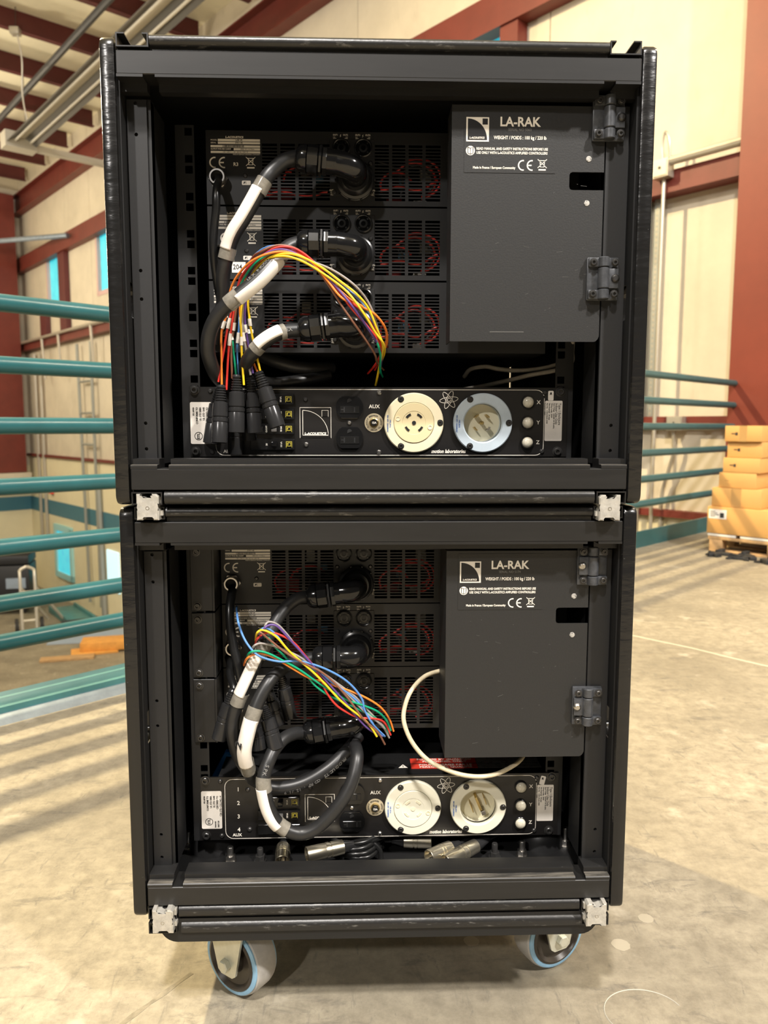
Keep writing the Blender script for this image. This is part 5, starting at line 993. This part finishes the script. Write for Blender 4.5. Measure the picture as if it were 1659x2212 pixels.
# ---------------------------------------------------------------- cables
def sub_path(pts, a, b, n=10):
    P = spline(pts, 10); f0, f1 = max(0, a)*(len(P)-1), min(1, b)*(len(P)-1); out = []
    for k in range(n+1):
        f = f0+(f1-f0)*k/n; i = min(int(f), len(P)-2); out.append(P[i].lerp(P[i+1], f-i))
    return out
def hexring(b, o, axis, r, h, ch=.0008): lathe(b, o, axis, [(r-ch, 0), (r, ch), (r, h-ch), (r-ch, h)], 6)
def elbow_cable(lab, xr, ya, zr, pts, r, sleeve=None, digit=None, wrap=(-25, 125)):
    root = thing('speaker_cable', lab, 'cable', (xr, ya, zr), 'thick speaker cables with elbow connectors')
    b = B(); lathe(b, (xr, ya-.0012, zr), (0, -1, 0), [(.0235, 0), (.0235, .003), (.0222, .0038), (.0222, .0075), (.0235, .0085), (.0235, .0105), (.0218, .0115), (.0205, .0120), (.0205, .0165), (.0190, .0185), (.0165, .0205)], 44)
    for k in range(10):
        a = k*2*pi/10; t = bmesh.new(); bx(t, -.002, .002, -.0105, -.0035, -.0012, .0012, .0004, 1); merge(b, t, Matrix.Translation((xr+.0232*cos(a), ya, zr+.0232*sin(a))) @ Matrix.Rotation(-a, 4, 'Y'))
    obj('coupling_ring', b, 'black_plastic', root, 30)
    p0 = Vector(pts[0]); d = (p0-Vector((xr-.012, p0.y, zr+(.004 if zr > .7 else .0)))); d = Vector((-1, 0, d.z/abs(d.x)*.7)).normalized()
    e = p0 - d*.0460; yb = p0.y
    b = B(); tube(b, [(xr, ya-.018, zr), (xr, ya-.026, zr), (xr-.001, (ya-.034+yb)/2-.003, zr+.001), (xr-.009, yb-.001, (zr+e.z)/2), (xr-.020, yb, e.z-d.z*.005), e, e+d*.010], .0145, 24, 6)
    lathe(b, e+d*.0, d, [(.0148, 0), (.0148, .0008), (.0140, .001)], 24, cap=False)
    obj('elbow', b, 'gloss_black', root, 50)
    b = B(); lathe(b, e+d*.0095, d, [(.0160, 0), (.0164, .001), (.0164, .0045), (.0150, .0055)], 8); hexring(b, e+d*.0155, d, .0176, .0035)
    obj('lock_nut', b, 'black_plastic', root, 25)
    b = B(); lathe(b, e+d*.020, d, [(.0160, 0), (.0166, .001), (.0166, .012), (.0150, .0135)], 10); lathe(b, e+d*.0335, d, [(.0158, 0), (.0156, .005), (.0140, .0095), (.0112, .0122), (.0090, .0128)], 28)
    obj('gland_nut', b, 'gloss_black', root, 28)
    b = B(); tube(b, [p0-d*.002]+list(pts), r, 18, 8); obj('jacket', b, 'rubber', root, 60)
    if sleeve:
        a0, a1 = sleeve
        b = B(); tube(b, sub_path(pts, a0-.04, a0+.012, 12), r+.0012, 18, 1); sl = obj('clear_sleeve', b, 'clear_sleeve', root, 60); sl['label'] = 'clear shrink sleeve'
        b = B(); tube(b, sub_path(pts, a1-.012, a1+.04, 12), r+.0012, 18, 1); obj('sleeve_end', b, 'clear_sleeve', sl, 60)
        b = B(); Q = sub_path(pts, a0, a1, 40)
        # white paper wrapped on the viewer's side only
        n = 9; rows = []
        for i, p in enumerate(Q):
            T = (Q[min(i+1, len(Q)-1)]-Q[max(i-1, 0)]).normalized(); c = Vector((0, -1, 0)); c = (c-T*c.dot(T)).normalized(); s = T.cross(c)
            rows.append([b.verts.new(p+(c*cos(t)+s*sin(t))*(r+.0018)) for t in [radians(wrap[0]+(wrap[1]-wrap[0])*k/(n-1)) for k in range(n)]])
        for A_, B_ in zip(rows, rows[1:]):
            for k in range(n-1): b.faces.new((A_[k], A_[k+1], B_[k+1], B_[k]))
        o = obj('paper_tag', b, 'label_white', sl, 60)
        sm = o.modifiers.new('thick', 'SOLIDIFY'); sm.thickness = .0003
        if digit:
            P = Print(0); P.text(digit, 0, 0, .018, .0005)
            i = len(Q)//2; T = (Q[i+1]-Q[i-1]).normalized(); c = Vector((-.75, -.66, 0)); c = (c-T*c.dot(T)).normalized(); x = (-T).cross(c)
            mm = Matrix.Identity(4); ctr = Q[i]+c*(r+.0023)
            X_ = T; Z_ = c.cross(T) * -1
            for rix in range(3): mm[rix][0] = (-T)[rix]; mm[rix][1] = -c[rix]; mm[rix][2] = c.cross(-T)[rix]; mm[rix][3] = ctr[rix]
            bmesh.ops.transform(P.bm, matrix=mm, verts=P.bm.verts); P.done('digit', 'dark_print', sl)
    return root
def jacket_text(root, pts, a, s, size, r, ang=0.):
    Q = spline(pts, 12); L = [0]
    for p, q in zip(Q, Q[1:]): L.append(L[-1]+(q-p).length)
    pos = a*L[-1]; b = B()
    for ch in s:
        i = max(1, next((k for k, l in enumerate(L) if l >= pos), len(L)-2)); i = min(i, len(Q)-2)
        T = (Q[i+1]-Q[i-1]).normalized()
        c = Vector((0, -1, 0)); c = (c-T*c.dot(T)).normalized(); c = c*cos(radians(ang)) + c.cross(T)*sin(radians(ang)); Yv = c.cross(T)
        if ch != ' ':
            me = text_mesh(ch, size, .0001); mm = Matrix.Identity(4); ctr = Q[i]+c*(r+.0002)
            for k in range(3): mm[k][0] = T[k]; mm[k][1] = Yv[k]; mm[k][2] = c[k]; mm[k][3] = ctr[k]
            me.transform(mm); b.from_mesh(me); bpy.data.meshes.remove(me)
        pos += size*(.42 if ch in 'I. ' else .72)
    tag(obj('jacket_print', b, 'print_grey', root), kind='stuff')
YA, YB = YU+.1075, .137
k1 = elbow_cable('speaker cable from the topmost upper amplifier, with long white tag', -.0295, YA, 1.0346+.029, TR['UC1'], .0086, (.27, .56))
k2 = elbow_cable('thick speaker cable curving in front, tagged white, from the middle upper amplifier', -.0295, YA, .9447+.029, TR['UC2'], .0087, (.16, .36), None, (-130, 2))
jacket_text(k2, TR['UC2'][::-1], .675, 'LEX PRODUCTS', .0062, .0088, 42)
k3 = elbow_cable('speaker cable from the lowest upper amplifier, short white tag near the connectors', -.0295, YA, .8548+.029, TR['UC3'], .0084, (.17, .36))
jacket_text(k3, TR['UC3'][::-1], .905, 'LEX', .0062, .0086)
elbow_cable('speaker cable from the topmost lower amplifier, sweeping down under the tagged ones', -.0295, YB, .5222+.029, TR['LC1'], .0082, (.345, .50))
k5 = elbow_cable('speaker cable from the middle lower amplifier, big white tag with a handwritten 2', -.0295, YB, .4330+.029, TR['LC2'], .0084, (.385, .565), '2', (-60, 115))
jacket_text(k5, TR['LC2'][::-1], .10, 'PRODUCTS CORP. 12/19', .0066, .0086, 25)
k6 = elbow_cable('speaker cable looping in a U across the lower power panel', -.0295, YB, .3440+.029, TR['LC3'], .0085, (.345, .50))
jacket_text(k6, TR['LC3'], .225, 'SPK', .0065, .0087)
b = B(); tube(b, TR['UC4'], .0085, 16, 8); tag(obj('spare_cable', b, 'rubber', None, 60), 'thick black cable lying in the dark below the lowest upper amplifier', 'cable')
for nm, r, lab in (('UP1', .0050, 'black power cord hanging from the chrome gland of the topmost upper amplifier'), ('LP1', .0060, 'black power cord from the chrome gland of the topmost lower amplifier'), ('LP2', .0052, 'short black power cord from the middle lower amplifier')):
    b = B(); tube(b, TR[nm], r, 14, 8); tag(obj('mains_cable', b, 'rubber_cord', None, 60), lab, 'cord', 'black power cords')
for nm, r, m, lab in (('LCR', .0029, 'cream_cable', 'cream data cable hanging in a wide loop in the lower case'), ('UG1', .0030, 'grey_cable', 'higher of two grey data cables below the upper door'), ('UG2', .0030, 'grey_cable', 'lower of two grey data cables below the upper door')):
    b = B(); tube(b, TR[nm], r, 12, 8); tag(obj('data_cable', b, m, None, 60), lab, 'cable')

# connector bodies: boot end first, mouth last
def xlr_part(parent, a, c, body='shell_black', name='xlr_connector', metal=False, sc=1.0):
    a, c = Vector(a), Vector(c); d = (c-a).normalized(); L = (c-a).length
    k = bpy.data.objects.new(name, None); COL.objects.link(k)
    if parent is not None:
        k.parent = parent; k.matrix_parent_inverse = Matrix.Translation(-parent.location)
    lb = L*.30
    b = B(); prof = [(.0042, 0), (.0046, .0006)]
    if not metal:
        for i in range(6):
            h = .002+i*(lb-.003)/6; rr = .0055+.0022*i/6; prof += [(rr, h), (rr, h+.0016), (rr-.0012, h+.0018), (rr-.0012, h+(lb-.003)/6-.0001)]
        prof += [(.0080, lb)]
    else: prof += [(.0052, lb*.3), (.0075, lb*.8), (.0085, lb)]
    lathe(b, a, d, [(r*sc, h) for r, h in prof], 20); obj('boot', b, 'shell_black', k, 30)
    b = B(); s = lb
    prof = [(.0080, s), (.0092, s+.0006), (.0098, s+L*.20), (.0098, s+L*.24), (.0090, s+L*.245), (.0090, s+L*.27), (.0100, s+L*.275), (.0100, s+L*.33), (.0094, s+L*.335), (.0094, s+L*.35), (.0098, s+L*.36), (.0098, L-.0005), (.0094, L), (.0084, L), (.0082, L-.008), (.0, L-.008)]
    lathe(b, a, d, [(r*sc, h) for r, h in prof[:-1]], 28); obj('shell', b, body, k, 30)
    b = B(); u, v, w = frame(d)
    for i in range(3):
        t = 2*pi*i/3; lathe(b, c-d*.009+(u*cos(t)+v*sin(t))*.0036*sc, d, [(.0011*sc, 0), (.0011*sc, .007), (.0007*sc, .0078)], 8)
    obj('contact_pins', b, 'steel', k)
    return k
def loom(lab, wires, xl_, center, mark=None, r=.0014):
    root = thing('wire_loom', lab, 'wire loom', center, 'fanned out looms of coloured wires')
    for nm, pts in wires.items():
        b = B(); tube(b, pts, r, 8, 7); w = obj('wire', b, 'wire_'+nm.split('.')[0], root, 60); w['label'] = nm.split('.')[0]+' insulated wire'
        if mark:
            a0 = mark[0]+.02*(hash_(nm) % 3)
            b = B(); tube(b, sub_path(pts, a0, a0+mark[1], 5), r+.0008, 10, 3); obj('wire_marker', b, 'label_white', w, 60)
    for a, c in xl_: xlr_part(root, a, c)
    return root
def hash_(s): return sum(ord(c)*(i+3) for i, c in enumerate(s))
loom('arching loom of coloured wires with black connectors, in the upper case', TR['UW'], [TR[k] for k in ('XA', 'XB', 'XC', 'XD', 'XE', 'XF', 'XG')], (-.2, .03, .80), (.085, .035))
loom('slanting loom of coloured wires crossing the lower case', TR['LW'], [TR[k] for k in ('YA', 'YB', 'YC', 'YD', 'YE')], (-.15, .03, .35), None)
b = B()
# loose connectors and cable in the bottom of the lower case
for k, lab in (('SA', 'silver connector lying on its side, mouth toward the left bolt'), ('SB', 'silver connector pointing straight out, between the bolts'), ('SC', 'silver connector with open mouth showing its pins, beside the cable coil'), ('SD', 'silver connector lying across, next to the open-mouthed one'), ('SE', 'silver connector farthest back, under the power panel')):
    p = xlr_part(None, TR[k][0], TR[k][1], 'nickel', metal=True)
    o = thing('xlr_connector', lab.replace('left bolt', 'nearby steel bolt'), 'connector', TR[k][0], 'silver connectors in the bottom of the lower case')
    for ch in list(p.children): ch.parent = o; ch.matrix_parent_inverse = Matrix.Translation(-o.location)
    bpy.data.objects.remove(p)
    a, c = Vector(TR[k][0]), Vector(TR[k][1]); d = (a-c).normalized()
    b = B(); tube(b, [a+d*-.004, a+d*.02, a+d*.035+Vector((.012, .02, -.004)), a+d*.045+Vector((.03, .05, -.006))], .0032, 10, 6); obj('tail', b, 'rubber_cord', o, 60)
pts = []
for k in range(0, 66):
    a = k*2*pi/15; pts.append((-.03+.035*cos(a)*(1+.1*sin(k*1.7)), .115+.035*sin(a)+.004*sin(k*.9), .180+.0009*k*.45+.006*(1-sin(a))*.35))
b = B(); tube(b, pts, .0033, 10, 3); tube(b, [(-.05, .088, .178), (-.046, .09, .196), (-.030, .092, .204), (-.012, .093, .203), (.001, .092, .192), (.003, .090, .178)], .0033, 10, 6)
tag(obj('coiled_cable', b, 'rubber_cord', None, 60), 'coil of thin black cable in the bottom of the lower case', 'cable')
b = B(); bx(b, -.0030, .0030, -.008, .008, -.034, .034, .001); bmesh.ops.transform(b, matrix=Matrix.Translation((-.2285, .17, .268)) @ Matrix.Rotation(radians(28), 4, 'Y') @ Matrix.Scale(2, 4, Vector((1, 0, 0))), verts=b.verts)
tag(obj('blue_strap', b, 'blue_plastic'), 'blue plastic strap end standing behind the lower rack rail', 'strap')
